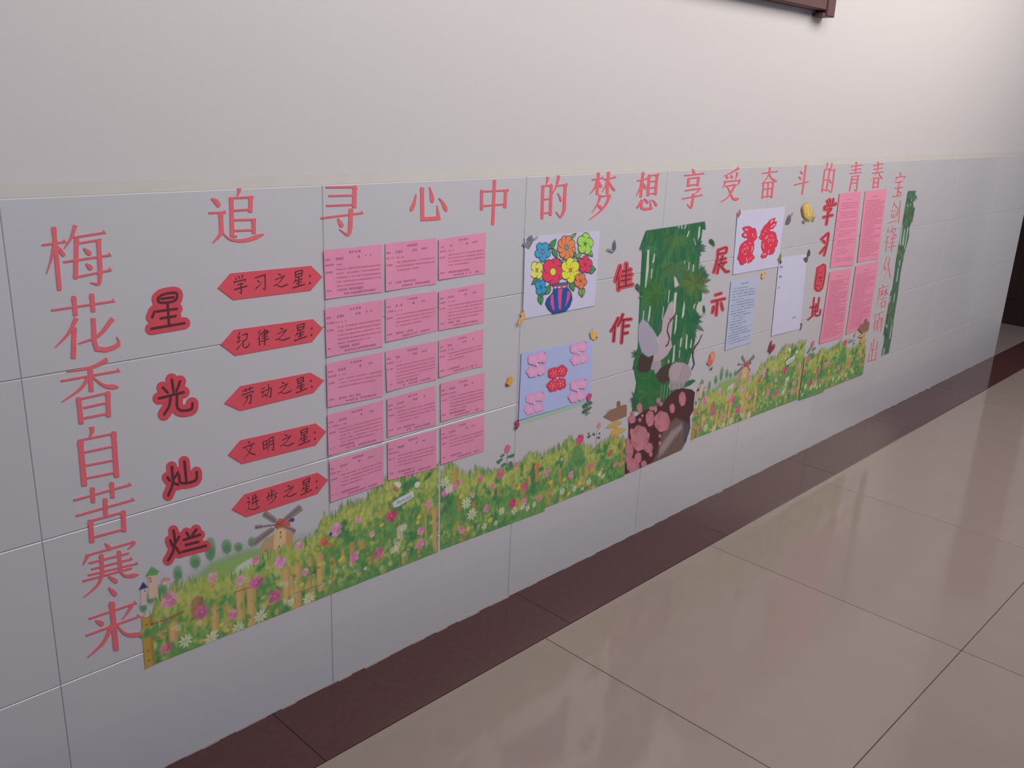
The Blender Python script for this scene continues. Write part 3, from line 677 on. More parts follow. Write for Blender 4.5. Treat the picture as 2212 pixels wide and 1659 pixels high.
for a in ((505, 340, 592, 212, 34, G1c), (470, 290, 530, 340, 30, G1c), (545, 330, 608, 462, 30, G1c), (780, 200, 850, 140, 20, G2c), (760, 440, 850, 390, 40, G1c), (800, 360, 830, 450, 30, G1c),
          (980, 350, 1062, 435, 34, G2c), (845, 460, 925, 380, 22, G2c), (640, 520, 690, 470, 16, G2c), (870, 500, 930, 470, 40, G1c), (1000, 600, 1100, 605, 55, G1c), (380, 700, 275, 800, 32, G1c),
          (450, 920, 520, 800, 42, G1c), (385, 920, 400, 1055, 36, G1c), (450, 840, 395, 960, 30, G1c), (780, 760, 818, 880, 34, G1c), (905, 840, 925, 960, 34, G2c), (950, 840, 930, 950, 20, G2c), (600, 480, 650, 500, 24, G1c)):
    leaf(*a)
def flower(cx, cy, rx, ry, n, col, core, rot=0, pet=.62, cr=.2, lobes=True):
    cen = []
    for i in range(n):
        a = rot + 2 * math.pi * i / n
        cen.append((cx + rx * (1 - pet * .58) * math.cos(a), cy + ry * (1 - pet * .58) * math.sin(a), math.degrees(a)))
    for x, y, a in cen: ipoly(ellipse(x, y, rx * pet * .78, ry * pet * .72, 0, 18), col)
    cv.poly(I_.w(ellipse(cx, cy, rx * .6, ry * .6)), col)
    for x, y, a in cen: iline([(cx, cy), (cx + (x - cx) * .75, cy + (y - cy) * .75)], 4)
    ipoly(ellipse(cx, cy, rx * cr, ry * cr, 0, 12), core, 5)
flower(420, 375, 92, 120, 5, (60, 150, 190), (190, 110, 110), .3)
flower(725, 322, 108, 146, 9, (235, 130, 80), (110, 140, 160), .2, .5, .22)
flower(963, 275, 92, 130, 5, (150, 200, 85), (90, 120, 80), -1.4, .72, .16)
flower(345, 612, 76, 112, 4, (225, 215, 100), (205, 130, 70), .9, .8, .2)
flower(965, 540, 80, 104, 5, (205, 60, 95), (170, 50, 80), -1.5, .7, .15)
flower(552, 632, 128, 165, 5, (222, 62, 90), (225, 205, 60), -1.1, .74, .3)
flower(775, 612, 110, 152, 6, (230, 215, 65), (200, 120, 60), .5, .62, .16)
flower(905, 750, 72, 96, 5, (232, 120, 75), (190, 80, 60), .2, .7, .18)
flower(395, 830, 66, 95, 4, (50, 145, 190), (40, 110, 160), .6, .8, .2)
vp = [(548, 790), (740, 768), (742, 840), (785, 900), (798, 980), (770, 1070), (715, 1135), (555, 1168), (490, 1110), (455, 1040), (475, 980), (550, 900), (562, 840)]
ipoly(vp, (38, 78, 150), 8)
for pts in ([(525, 935), (555, 915), (560, 1010), (572, 1120), (548, 1120), (520, 1040)], [(618, 850), (672, 845), (660, 960), (655, 1110), (625, 1110), (615, 970)], [(738, 880), (775, 890), (765, 970), (722, 1060), (705, 1085), (725, 980)]):
    ipoly(pts, (200, 80, 125), 0)
ipoly([(548, 790), (740, 768), (742, 800), (556, 822)], (70, 100, 150), 6); ipoly([(556, 822), (742, 800), (742, 830), (560, 850)], (190, 90, 90), 0)
for x in (580, 632, 695): ipoly(ellipse(x, 835 - (x - 580) * .1, 14, 8), (225, 215, 225), 0)
me = cv.mesh('coloured_drawing', M_paint, -.0026, loc=c); dd = link('coloured_drawing', me, o)

# ---- blue sheet with five paper-cut blossoms
Q_ = Crop(1090, 700, 5.53)
o, P, off, c = sheet('blue_card', [(195, 345), (1045, 178), (1028, 900), (160, 1145)], M_bluec, 'light blue sheet with four pink and one red paper-cut blossom clusters', 'drawing', crop=Q_)
mb = MB(); mb.prism(Q_.w([(200, 1140), (960, 918), (930, 965), (200, 1200)]), -.0004, .0002)
tag(mb.build('green_paper_strip', material('pale_green_paper', tuple(alb((150, 175, 155), 1.5)), .8, .2), None, centre(mb)), 'thin pale green paper strip along the foot of the blue sheet', 'paper strip')
r9 = random.Random(9)
def blossom(cx, cy, w, h, lean, col, hole):
    x0, z1 = Q_.w([(cx - w, cy - h)])[0]; x1, z0 = Q_.w([(cx + w, cy + h)])[0]
    cvb = Canvas(min(x0, x1), min(z0, z1) , max(x0, x1), max(z0, z1), .0013)
    pts = []
    for k in range(4):
        sy = (-1 if k < 2 else 1) * h * .235; sx = (-1 if k % 2 == 0 else 1) * w * .20
        px, py = cx + sx - sy * lean, cy + sy + (-sx) * .28
        pts.append((px, py))
        for a in range(5):
            an = a * 1.257 + k
            cvb.poly(Q_.w(ellipse(px + w * .15 * math.cos(an), py + h * .11 * math.sin(an), w * .15, h * .125, 0, 12)), col)
        cvb.poly(Q_.w(ellipse(px, py, w * .2, h * .16, 0, 12)), col)
    for px, py in pts:
        for a in range(5):
            an = a * 1.257 + .5
            cvb.poly(Q_.w(ellipse(px + w * .13 * math.cos(an), py + h * .10 * math.sin(an), w * .026, h * .022, 30, 8)), hole)
        cvb.poly(Q_.w(ellipse(px, py, w * .035, h * .03, 0, 8)), hole)
    cvb.poly(Q_.w(ellipse(cx, cy, w * .07, h * .05, 0, 8)), hole, .8)
    cvb.line(Q_.w([(cx + w * .33, cy - h * .48), (cx + w * .4, cy - h * .40)]), .002, (150, 90, 120))
    me = cvb.mesh('paper_blossom', M_paint, -.0030, loc=c); link('paper_blossom', me, o)
PKb = (222, 148, 186)
blossom(380, 480, 250, 310, .1, PKb, (205, 190, 220)); blossom(882, 345, 220, 290, -.05, PKb, (205, 190, 220)); blossom(870, 790, 220, 290, .14, PKb, (205, 190, 220)); blossom(350, 938, 250, 280, .16, PKb, (205, 190, 220))
blossom(620, 645, 240, 320, .08, (205, 58, 80), (235, 170, 185))

# ---- rabbits paper-cut
R_ = Crop(1580, 470, 15.08)
o, P, off, c = sheet('drawing_sheet', [(1592, 456), (1695, 447), (1680, 576), (1582, 593)], M_white, 'white sheet with two facing red paper-cut rabbits', 'drawing')
RA = [(335, 325), (400, 300), (500, 272), (600, 288), (660, 345), (735, 330), (780, 400), (800, 500), (800, 600), (830, 632), (800, 680), (760, 725), (702, 775), (718, 870), (712, 1000), (690, 1100), (655, 1170), (700, 1240), (742, 1290), (725, 1330), (680, 1350), (640, 1430), (600, 1430), (560, 1475), (515, 1450), (490, 1400), (455, 1465), (400, 1470), (375, 1530), (335, 1510), (290, 1530), (245, 1460), (250, 1400), (180, 1350), (190, 1250), (215, 1200), (240, 1040), (262, 930), (310, 850), (400, 770), (500, 725), (512, 640), (430, 655), (350, 612), (315, 550), (360, 490), (455, 462), (380, 415)]
RB = [(1415, 0), (1375, 120), (1465, 130), (1425, 250), (1340, 352), (1240, 362), (1230, 440), (1330, 440), (1410, 490), (1450, 600), (1455, 680), (1495, 760), (1470, 860), (1450, 940), (1395, 970), (1392, 1080), (1340, 1170), (1290, 1175), (1250, 1215), (1225, 1180), (1180, 1200), (1150, 1170), (1145, 1240), (1100, 1300), (1050, 1300), (1000, 1325), (930, 1270), (960, 1180), (1012, 1120), (950, 970), (960, 800), (990, 712), (905, 695), (885, 620), (935, 545), (950, 430), (1050, 260), (1150, 180), (1210, 90), (1290, 40)]
HA = [[(400, 370), (520, 355), (530, 380), (470, 370), (520, 425), (450, 420)], [(370, 560), (440, 510), (475, 520), (420, 555), (490, 560), (460, 600), (400, 600)], [(655, 530), (685, 505), (690, 530), (665, 570), (670, 640), (650, 590)], [(705, 625), (735, 575), (738, 600), (720, 635)],
      [(530, 790), (580, 830), (620, 820), (600, 855), (560, 845)], [(380, 925), (395, 870), (455, 850), (450, 885), (410, 890)], [(475, 920), (505, 930), (525, 1030), (500, 1040)], [(400, 990), (425, 980), (440, 1030), (415, 1055)], [(345, 1010), (365, 1010), (345, 1070), (362, 1145), (325, 1110)], [(380, 1180), (430, 1175), (465, 1130), (455, 1190), (400, 1205)],
      [(635, 920), (665, 930), (665, 1050), (615, 1150), (635, 1040)], [(450, 1300), (475, 1310), (515, 1470), (480, 1460)], [(540, 1320), (560, 1370), (550, 1410)], [(580, 1290), (615, 1330), (600, 1360)], [(630, 1255), (665, 1290), (650, 1310)], [(760, 645), (785, 630), (775, 670)]]
HB = [[(1240, 160), (1280, 80), (1350, 75), (1340, 110), (1290, 130), (1300, 160), (1260, 185)], [(1255, 300), (1340, 215), (1410, 200), (1390, 250), (1320, 260), (1330, 300), (1265, 325)], [(1065, 410), (1085, 405), (1090, 470), (1075, 470)], [(985, 515), (1010, 520), (1025, 560), (1000, 560)], [(1065, 680), (1150, 580), (1180, 580), (1110, 690), (1070, 705)],
      [(1240, 600), (1290, 555), (1320, 600), (1315, 620), (1280, 590), (1250, 615)], [(1175, 690), (1205, 690), (1180, 750), (1195, 815), (1165, 790)], [(1335, 665), (1360, 680), (1355, 760), (1315, 800), (1335, 740)], [(1245, 710), (1270, 695), (1285, 735), (1255, 755)], [(1205, 865), (1245, 885), (1300, 860), (1245, 920)], [(1005, 830), (1025, 830), (1020, 930), (1050, 1005), (1020, 990), (995, 920)],
      [(1190, 1050), (1215, 1060), (1205, 1100), (1180, 1180), (1165, 1160)], [(985, 1180), (1010, 1150), (1020, 1200), (1000, 1230)], [(1035, 1170), (1060, 1160), (1055, 1220), (1035, 1220)], [(1080, 1150), (1105, 1150), (1095, 1220), (1070, 1225)], [(925, 625), (945, 620), (940, 655)]]
for nm, S, H in (('paper_rabbit', RA, HA), ('paper_rabbit', RB, HB)):
    W_ = R_.w(S); cv = Canvas(W_[:, 0].min() - .003, W_[:, 1].min() - .003, W_[:, 0].max() + .003, W_[:, 1].max() + .003, .0012)
    cv.poly(W_, (200, 52, 76)); cv.line(np.vstack([W_, W_[:1]]), .0015, (150, 55, 85), .6)
    for h in H: cv.poly(R_.w(h), (242, 170, 182), .9)
    link(nm, cv.mesh(nm, M_paint, -.0030, loc=c), o)

# ------------------------------------------------------------------ printed garden stickers
S1 = Crop(290, 1050, 4.146); S2 = Crop(680, 960, 5.53); S3 = Crop(1000, 900, 5.53); S4 = Crop(0, 1100, 2.968)
def noise2(x, z, seed, sc):
    r = np.random.default_rng(seed); g_ = r.random((40, 160))
    u, v = (x * sc) % 158, (z * sc) % 38
    i, j = np.floor(u).astype(int), np.floor(v).astype(int); a, b = u - i, v - j
    return g_[j, i] * (1 - a) * (1 - b) + g_[j, i + 1] * a * (1 - b) + g_[j + 1, i] * (1 - a) * b + g_[j + 1, i + 1] * a * b
LEAFC = [(84, 134, 78), (100, 150, 82), (122, 160, 80), (72, 122, 84), (108, 144, 76), (84, 142, 90)]
YELC = [(156, 168, 84), (170, 178, 94), (146, 162, 76), (178, 180, 110)]
TANC = [(170, 138, 84), (186, 152, 96), (158, 122, 76)]
def foliage(cv, x0, x1, top, zb, n, seed, yellow_top=.5, tan=.13):
    """overlapping painted leaf dabs between the bottom edge and the top profile"""
    r = np.random.default_rng(seed)
    xs = r.uniform(x0, x1, n); t = np.interp(xs, top[:, 0], top[:, 1]); u = r.random(n) ** .9
    zs = zb + (t - zb) * u
    if n > 3000:       # ground tone under the dabs
        T = top.copy(); T[:, 1] = zb + (T[:, 1] - zb) * .93
        T = T[(T[:, 0] > x0) & (T[:, 0] < x1)]
        cv.poly(np.vstack([[[x0, zb - .02]], [[x0, T[0, 1]]], T, [[x1, T[-1, 1]]], [[x1, zb - .02]]]), (112, 142, 80), .95, .012)
    nz = noise2(xs + 3, zs, seed, 22.); n2 = noise2(xs + 1, zs + .3, seed + 1, 60.)
    for i in range(n):
        k = nz[i] * .6 + n2[i] * .4
        if u[i] > .55 + r.random() * .3 and k > .32: c = YELC[r.integers(4)]
        elif k < .30: c = (62, 114, 80) if r.random() < .5 else (74, 128, 74)
        elif k > .66: c = TANC[r.integers(3)] if r.random() < tan * 4 and u[i] < .8 else YELC[r.integers(4)]
        else: c = LEAFC[r.integers(6)]
        s_ = r.uniform(.004, .011)
        cv.dab(xs[i], zs[i], s_ * r.uniform(.5, 1.0), s_ * r.uniform(.7, 1.5), r.uniform(-.6, .6), c, r.uniform(.35, .75), 1.3)
    for i in range(n // 14):     # wispy tips along the top
        x = r.uniform(x0, x1); z = np.interp(x, top[:, 0], top[:, 1]); h = r.uniform(.006, .02)
        cv.dab(x, z + h * .3, r.uniform(.0012, .0025), h, r.uniform(-.25, .25), YELC[r.integers(4)] if r.random() < .7 else LEAFC[r.integers(6)], .7, 1.6)
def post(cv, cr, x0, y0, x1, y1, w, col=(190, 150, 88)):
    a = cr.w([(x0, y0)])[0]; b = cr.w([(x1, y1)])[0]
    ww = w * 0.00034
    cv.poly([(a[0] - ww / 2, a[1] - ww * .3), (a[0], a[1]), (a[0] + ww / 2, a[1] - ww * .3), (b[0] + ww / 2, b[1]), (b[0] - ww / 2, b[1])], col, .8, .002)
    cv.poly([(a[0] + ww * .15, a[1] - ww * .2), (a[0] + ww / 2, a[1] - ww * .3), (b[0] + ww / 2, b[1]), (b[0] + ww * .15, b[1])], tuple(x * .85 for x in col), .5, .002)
def bloom(cv, x, z, r_, col, seed=0, core=(200, 150, 90)):
    r = np.random.default_rng(seed + int(abs(x) * 1e4))
    for k in range(7):
        a = k * .9 + r.random() * .5; sh = r.uniform(.88, 1.15)
        cv.dab(x + math.cos(a) * r_ * .55, z + math.sin(a) * r_ * .55, r_ * .5, r_ * .42, a, tuple(min(255, q * sh) for q in col), .85, 2)
    for k in range(5):
        a = k * 1.3 + 1
        cv.dab(x + math.cos(a) * r_ * .35, z + math.sin(a) * r_ * .35, r_ * .22, r_ * .12, a, tuple(q * .8 for q in col), .6, 2)
    cv.dab(x, z, r_ * .18, r_ * .18, 0, core, .7, 2)
def daisy(cv, x, z, r_, seed=0):
    r = np.random.default_rng(seed + int(abs(x) * 1e4))
    for k in range(9):
        a = k * .7 + r.random() * .2
        cv.dab(x + math.cos(a) * r_ * .6, z + math.sin(a) * r_ * .6, r_ * .42, r_ * .17, a, (205, 205, 180), .85, 2.5)
    cv.dab(x, z, r_ * .28, r_ * .28, 0, (190, 190, 120), .8, 2)
PK, MG, LP = (204, 126, 160), (184, 92, 138), (212, 152, 174)

xa, za = wall_pts((300, 1445))[0]; xb, zb_ = wall_pts((949, 1190))[0]
gA = Canvas(-.455, .236, .330, .545, .0016)
zb = .245
# hazy hill, lane and avenue of trees
hill = S1.w([(330, 1000), (440, 860), (560, 740), (700, 650), (900, 560), (1130, 500), (1400, 460), (1640, 400), (1720, 380), (1720, 700), (900, 1000), (400, 1200)])
gA.poly(hill, (150, 178, 142), .28, .030)
gA.poly(S1.w([(430, 960), (700, 700), (1000, 590), (1400, 560), (1650, 470), (1720, 600), (900, 900), (400, 1100)]), (140, 175, 92), .75, .020)
gA.poly(S1.w([(870, 790), (920, 720), (1010, 660), (1130, 620), (1060, 690), (1000, 790), (920, 800)]), (196, 200, 200), .8, .006)
for x, y, w, h in ((680, 560, 46, 100), (545, 670, 46, 58), (390, 775, 38, 60), (827, 538, 42, 60), (932, 540, 34, 36), (1052, 495, 30, 38), (140, 1000, 38, 40), (80, 1080, 30, 38), (250, 920, 42, 44)):
    P = S1.w(ellipse(x, y, w, h)); Pb = S1.w(ellipse(x + w * .1, y + h * .35, w * .7, h * .6))
    gA.poly(P, (120, 160, 120), .75, .006); gA.poly(Pb, (78, 132, 86), .7, .008)
    gA.line(S1.w([(x + 4, y + h * .8), (x + 8, y + h * 1.45)]), .0012, (140, 140, 120), .7)
# turrets
gA.poly(S1.w([(120, 800), (200, 790), (215, 1000), (130, 1010)]), (205, 178, 158), .9, .003)
gA.poly(S1.w([(100, 808), (155, 720), (220, 765), (200, 795)]), (98, 150, 92), 1)
gA.poly(S1.w([(40, 932), (78, 858), (120, 905)]), (62, 58, 110), 1)
gA.poly(S1.w([(55, 930), (108, 915), (112, 1060), (60, 1070)]), (200, 180, 172), .9, .003)
gA.poly(S1.w([(240, 858), (262, 818), (322, 830), (300, 850)]), (215, 130, 100), 1); gA.poly(S1.w([(250, 855), (295, 848), (300, 880), (252, 885)]), (205, 190, 190), .8)
for x, y in ((140, 825), (145, 852), (95, 940)): gA.dab(*S1.w([(x, y)])[0], .0022, .0022, 0, (120, 80, 60), .9)
# windmill
gA.poly(S1.w([(1120, 590), (1170, 480), (1260, 430), (1270, 600), (1180, 605)]), (178, 150, 110), .9, .003)
gA.poly(S1.w([(1250, 420), (1300, 370), (1380, 360), (1425, 420), (1415, 545), (1290, 585), (1245, 560)]), (202, 172, 130), 1)
gA.poly(S1.w([(1360, 400), (1420, 420), (1415, 545), (1350, 560)]), (180, 130, 85), .8, .004)
gA.poly(S1.w([(1260, 350), (1300, 290), (1380, 300), (1400, 350), (1330, 370), (1280, 382)]), (190, 88, 72), 1, .002)
gA.poly(S1.w([(1375, 300), (1405, 275), (1435, 295), (1425, 318), (1390, 315)]), (66, 66, 125), 1)
for x, y in ((1310, 415), (1308, 455), (1295, 540), (1175, 580)): gA.dab(*S1.w([(x, y)])[0], .0018, .0035, 0, (98, 72, 60), .9)
hub = (1300, 340)
for tip, w in (((1160, 245), 62), ((1490, 185), 62), ((1070, 515), 60), ((1440, 405), 50), ((1085, 370), 34)):
    a = np.array(hub, float); b = np.array(tip, float); d = (b - a) / np.linalg.norm(b - a); n_ = np.array([-d[1], d[0]])
    s0 = a + (b - a) * (.25 if tip != (1085, 370) else .72)
    gA.poly(S1.w([s0 - n_ * w * .3, s0 + n_ * w * .4, b + n_ * w * .55, b - n_ * w * .4]), (146, 128, 126), .8, .003)
    gA.line(S1.w([a, b]), .0022, (102, 82, 82), .9)
    for t in (.45, .6, .75, .9): m = a + (b - a) * t; gA.line(S1.w([m - n_ * w * .35, m + n_ * w * .45]), .0008, (112, 98, 98), .7)
# leafy mass
topA = np.array([*S1.w([(165, 1190), (200, 1060), (300, 960), (400, 900), (520, 880), (640, 850), (760, 840), (860, 840), (1000, 790), (1080, 700), (1150, 650), (1260, 610), (1420, 560), (1540, 520), (1640, 440)]),
                 *S2.w([(100, 900), (250, 880), (340, 760), (480, 730), (600, 720), (700, 560), (820, 470), (1000, 440), (1180, 400), (1250, 330), (1420, 300), (1490, 290)])])
topA = topA[np.argsort(topA[:, 0])]
xl = S1.w([(165, 1500)])[0][0]
foliage(gA, xl, .335, topA, zb - .004, 5200, 11, tan=.10)
for x, y, w, h in ((1550, 800, 55, 350), (1360, 720, 62, 330), (1460, 680, 62, 420), (945, 880, 60, 320), (1045, 840, 70, 420), (720, 1060, 60, 280), (840, 1060, 60, 290), (1660, 600, 62, 320), (345, 1200, 60, 190), (230, 1180, 75, 190), (1150, 1040, 55, 90), (560, 980, 80, 200)):
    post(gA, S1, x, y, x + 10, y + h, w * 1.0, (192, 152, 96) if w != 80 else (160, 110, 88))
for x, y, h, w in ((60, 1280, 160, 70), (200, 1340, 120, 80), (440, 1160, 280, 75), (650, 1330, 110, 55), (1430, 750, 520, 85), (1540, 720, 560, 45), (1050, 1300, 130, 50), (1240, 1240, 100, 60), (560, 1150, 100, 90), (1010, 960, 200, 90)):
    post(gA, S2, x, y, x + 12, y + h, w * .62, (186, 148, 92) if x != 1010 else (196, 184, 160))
foliage(gA, xl, .335, topA * [1, .0] + [0, .300], zb - .004, 420, 13, tan=.05)
for x, y, w, h in ((1550, 800, 55, 350), (1360, 740, 60, 300), (1460, 700, 60, 400), (945, 900, 58, 280), (1045, 860, 66, 400), (1660, 620, 60, 320), (720, 1090, 50, 220), (345, 1220, 50, 170), (1600, 780, 36, 330), (1410, 800, 36, 300)):
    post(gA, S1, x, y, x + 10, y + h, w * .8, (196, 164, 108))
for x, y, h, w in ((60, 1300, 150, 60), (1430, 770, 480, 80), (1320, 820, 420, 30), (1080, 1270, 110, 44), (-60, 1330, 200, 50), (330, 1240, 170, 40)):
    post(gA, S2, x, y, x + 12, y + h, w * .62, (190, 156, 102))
for k in range(260):       # leaves and blooms spilling over the fence
    x, z = rng.uniform(xl, .33), rng.uniform(zb, .335); gA.dab(x, z, rng.uniform(.004, .009), rng.uniform(.004, .012), rng.uniform(-.6, .6), [(70, 126, 76), (92, 146, 80), (150, 166, 84), (200, 198, 170), (186, 170, 96)][rng.integers(5)], .55, 1.2)
# pale name board, rail and gate post
gA.poly(S2.w([(925, 700), (1000, 640), (1170, 555), (1185, 620), (1000, 740), (945, 755)]), (196, 196, 200), 1, .002)
for a in ([(980, 715), (990, 680), (1000, 700), (1010, 670)], [(1020, 700), (1035, 665)], [(1040, 680), (1060, 650), (1075, 670)], [(1085, 660), (1105, 630), (1110, 650)], [(1120, 640), (1140, 610), (1145, 630)]): gA.line(S2.w(a), .0018, (96, 92, 125), .9)
gA.poly(S2.w([(940, 460), (990, 440), (1030, 470), (1010, 530)]), (205, 205, 212), .9); gA.poly(S2.w([(930, 540), (955, 490), (1000, 550), (990, 580)]), (172, 108, 70), .9)
gA.dab(*S2.w([(1220, 480)])[0], .009, .009, 0, (208, 212, 198), .9); gA.dab(*S2.w([(1090, 482)])[0], .002, .002, 0, (80, 80, 50), 1)
for x, y in ((895, 720), (980, 960)): gA.dab(*S2.w([(x, y)])[0], .003, .008, .2, (140, 100, 66), .8)
gp_ = S1.w([(62, 1165), (155, 1160), (170, 1400), (190, 1600), (95, 1640), (75, 1380)])
gA.poly(gp_, (172, 140, 70), 1, .002)
gA.poly(S1.w([(130, 1162), (155, 1160), (170, 1400), (190, 1600), (165, 1610), (145, 1380)]), (140, 108, 58), .6, .003)
gA.line(S1.w([(165, 1230), (190, 1225), (280, 1195), (430, 1130)]), .006, (148, 96, 70), .8)
for x, y in ((108, 1240), (160, 1235), (125, 1475), (130, 1560)): gA.dab(*S1.w([(x, y)])[0], .0022, .0022, 0, (84, 60, 40), .9)
foliage(gA, xl - .02, xl + .03, np.array([[-1, .335], [1, .335]]), .325, 60, 17)
gA.line(S1.w([(900, 950), (1000, 915), (1140, 880)]), .003, (120, 80, 60), .6); gA.line(S1.w([(1440, 960), (1560, 920), (1690, 880)]), .003, (150, 110, 70), .6)
for cr, L in ((S1, ((315, 1020, 62, PK), (605, 1125, 55, MG), (1090, 862, 58, MG), (1258, 985, 60, MG), (1305, 680, 52, (215, 130, 180)), (1088, 665, 36, PK), (698, 815, 42, LP), (952, 842, 44, LP), (1475, 535, 40, LP), (885, 1150, 40, (205, 120, 165)), (285, 1450, 48, (190, 110, 125)), (1528, 770, 36, LP), (700, 895, 20, (215, 130, 80)))),
              (S2, ((255, 1020, 75, (212, 140, 180)), (470, 1345, 60, (205, 120, 170)), (760, 1300, 62, MG), (915, 850, 75, (190, 70, 110)), (1360, 715, 50, PK), (1265, 1030, 55, PK), (1258, 1185, 62, (210, 130, 165)), (520, 900, 42, LP), (680, 1070, 38, LP), (110, 1160, 50, (205, 92, 75)), (1130, 395, 20, (200, 120, 110)), (170, 1200, 28, (210, 120, 70))))):
    for x, y, r_, col in L: p_ = cr.w([(x, y)])[0]; bloom(gA, p_[0], p_[1], r_ * (.00030 if cr is S1 else .00024), col)
for cr, L in ((S1, ((460, 1385, 48), (690, 1365, 52), (928, 1268, 46), (1130, 1165, 50), (1400, 1040, 34), (1560, 1005, 50), (110, 1150, 20))), (S2, ((1060, 990, 48), (990, 1200, 46), (940, 1260, 40)))):
    for x, y, r_ in L: p_ = cr.w([(x, y)])[0]; daisy(gA, p_[0], p_[1], r_ * (.00034 if cr is S1 else .00027))
for cr, L in ((S1, ((780, 1240), (830, 1290), (1660, 700), (1500, 880))), (S2, ((1240, 870), (1230, 930), (330, 1350), (300, 1380), (800, 960), (560, 830), (900, 640)))):
    for x, y in L: p_ = cr.w([(x, y)])[0]; gA.dab(p_[0], p_[1], .007, .006, .3, (208, 186, 62), .85, 2)
p_ = S2.w([(190, 1070)])[0]; gA.dab(p_[0], p_[1], .005, .005, 0, (66, 60, 140), .9)
for x, y in ((1550, 560), (1600, 750), (1640, 560)): gA.line(S1.w(ellipse(x, y, 30, 30)), .0013, (70, 100, 60), .7)
botA = S1.w([(92, 1642), (190, 1590)]); 
gA.keep(np.vstack([wall_pts([(312, 1446)]), wall_pts([(340, 1432)]) , wall_pts([(946, 1192)]), wall_pts([(948, 1010)]), [[.334, .54]], [[-.46, .54]], [[-.46, .24]]]))
meA = gA.mesh('garden_sticker', M_print, 0, loc=(0, 0, 0))
o = link('garden_sticker', meA, None, (0, -.0006, 0)); GG = 'printed flower garden stickers along the foot of the display'
tag(o, 'printed garden sticker with windmill, turrets and fence below the title cards', 'wall sticker', GG)

# second print: hedge with signpost at its right end
gB = Canvas(.328, .225, 1.13, .52, .0016)
topB = S3.w([(-240, 700), (-200, 560), (0, 720), (60, 740), (140, 640), (270, 690), (400, 680), (520, 640), (640, 600), (750, 520), (850, 460), (900, 500), (1060, 440), (1200, 350), (1280, 290), (1360, 330), (1470, 370), (1560, 420), (1660, 330), (1780, 280), (1900, 285), (1960, 300)])
topB = topB[np.argsort(topB[:, 0])]
xr = 1.125
foliage(gB, .335, xr, topB, .226, 5400, 21, tan=.2)
for x, y, h, w, col in ((880, 600, 180, 70, (190, 130, 90)), (1160, 620, 190, 60, (176, 140, 84)), (1060, 900, 120, 60, (190, 145, 95)), (130, 1000, 150, 60, (180, 130, 80)), (420, 820, 120, 50, (180, 140, 86)), (1400, 600, 160, 50, (180, 150, 86)), (-90, 620, 130, 60, (190, 140, 80)), (-50, 1000, 130, 60, (180, 130, 70)), (1895, 290, 400, 60, (172, 128, 66)), (790, 700, 120, 60, (196, 150, 100)), (-300, 700, 480, 60, (190, 150, 92))):
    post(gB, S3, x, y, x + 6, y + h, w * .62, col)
foliage(gB, .335, xr, topB * [1, .0] + [0, .29], .226, 500, 23, tan=.05)
gB.poly(S3.w(ellipse(1370, 470, 80, 130)), (58, 120, 74), .6, .01)
for x, y, r_, col in ((530, 385, 46, (205, 95, 130)), (640, 570, 30, (200, 110, 140)), (440, 690, 52, (196, 96, 130)), (205, 745, 42, (200, 120, 140)), (355, 830, 32, (200, 120, 150)), (1398, 270, 62, (205, 70, 115)), (1625, 105, 36, (215, 130, 110)), (885, 590, 42, (220, 105, 75)), (1010, 670, 46, PK), (1290, 695, 50, PK), (1525, 580, 42, (205, 110, 140)), (1760, 430, 42, (190, 80, 105)), (735, 830, 52, (196, 80, 110)), (590, 1040, 58, (190, 65, 110)), (735, 1010, 40, PK), (900, 970, 42, PK), (280, 1095, 46, PK), (1825, 570, 40, (205, 110, 120)), (1180, 510, 24, LP), (770, 620, 22, (220, 140, 80)), (-130, 850, 46, (212, 130, 160)), (-60, 790, 40, (200, 110, 140)), (-210, 900, 50, (208, 120, 170)), (-10, 1350, 44, PK), (120, 940, 30, LP)):
    p_ = S3.w([(x, y)])[0]; bloom(gB, p_[0], p_[1], r_ * .00028, col)
for x, y, r_ in ((40, 1030, 60), (105, 1165, 62), (460, 1130, 40), (615, 1120, 46), (1185, 895, 44), (1330, 860, 38), (1500, 780, 46), (1630, 680, 34), (1670, 715, 34), (710, 1080, 34), (850, 1050, 34), (770, 1095, 34), (255, 1310, 38), (-220, 780, 55), (-170, 860, 50), (390, 1270, 30), (1425, 865, 26)):
    p_ = S3.w([(x, y)])[0]; daisy(gB, p_[0], p_[1], r_ * .00031)
for x, y in ((320, 1230), (1050, 780), (1210, 750), (1400, 790), (1260, 920), (60, 1340), (-20, 950), (660, 850)): p_ = S3.w([(x, y)])[0]; gB.dab(p_[0], p_[1], .010, .007, .4, (212, 178, 66), .85, 2)
for x, y in ((1620, 830), (1420, 890), (940, 495)): p_ = S3.w([(x, y)])[0]; gB.dab(p_[0], p_[1], .004, .005, 0, (50, 90, 130), .8)
def sprig(cr, L, cv, w=.0012, col=(84, 120, 88)):
    for (x0, y0, x1, y1) in L:
        a, b = cr.w([(x0, y0)])[0], cr.w([(x1, y1)])[0]; m = (a + b) / 2; d = b - a
        cv.dab(m[0], m[1], np.linalg.norm(d) / 2, np.linalg.norm(d) * .24, math.atan2(d[1], d[0]), col, .9, 2.5)
gB.line(S3.w([(530, 420), (525, 520), (540, 640)]), .0012, (90, 120, 80), .8)
sprig(S3, ((545, 480, 620, 455), (500, 450, 440, 480), (480, 500, 415, 540), (520, 560, 450, 590), (540, 560, 600, 610), (560, 530, 590, 590), (500, 610, 560, 640), (440, 560, 400, 530), (520, 500, 555, 460)), gB)
gB.line(S3.w([(1600, 160), (1590, 300), (1575, 460)]), .0012, (110, 120, 90), .8)
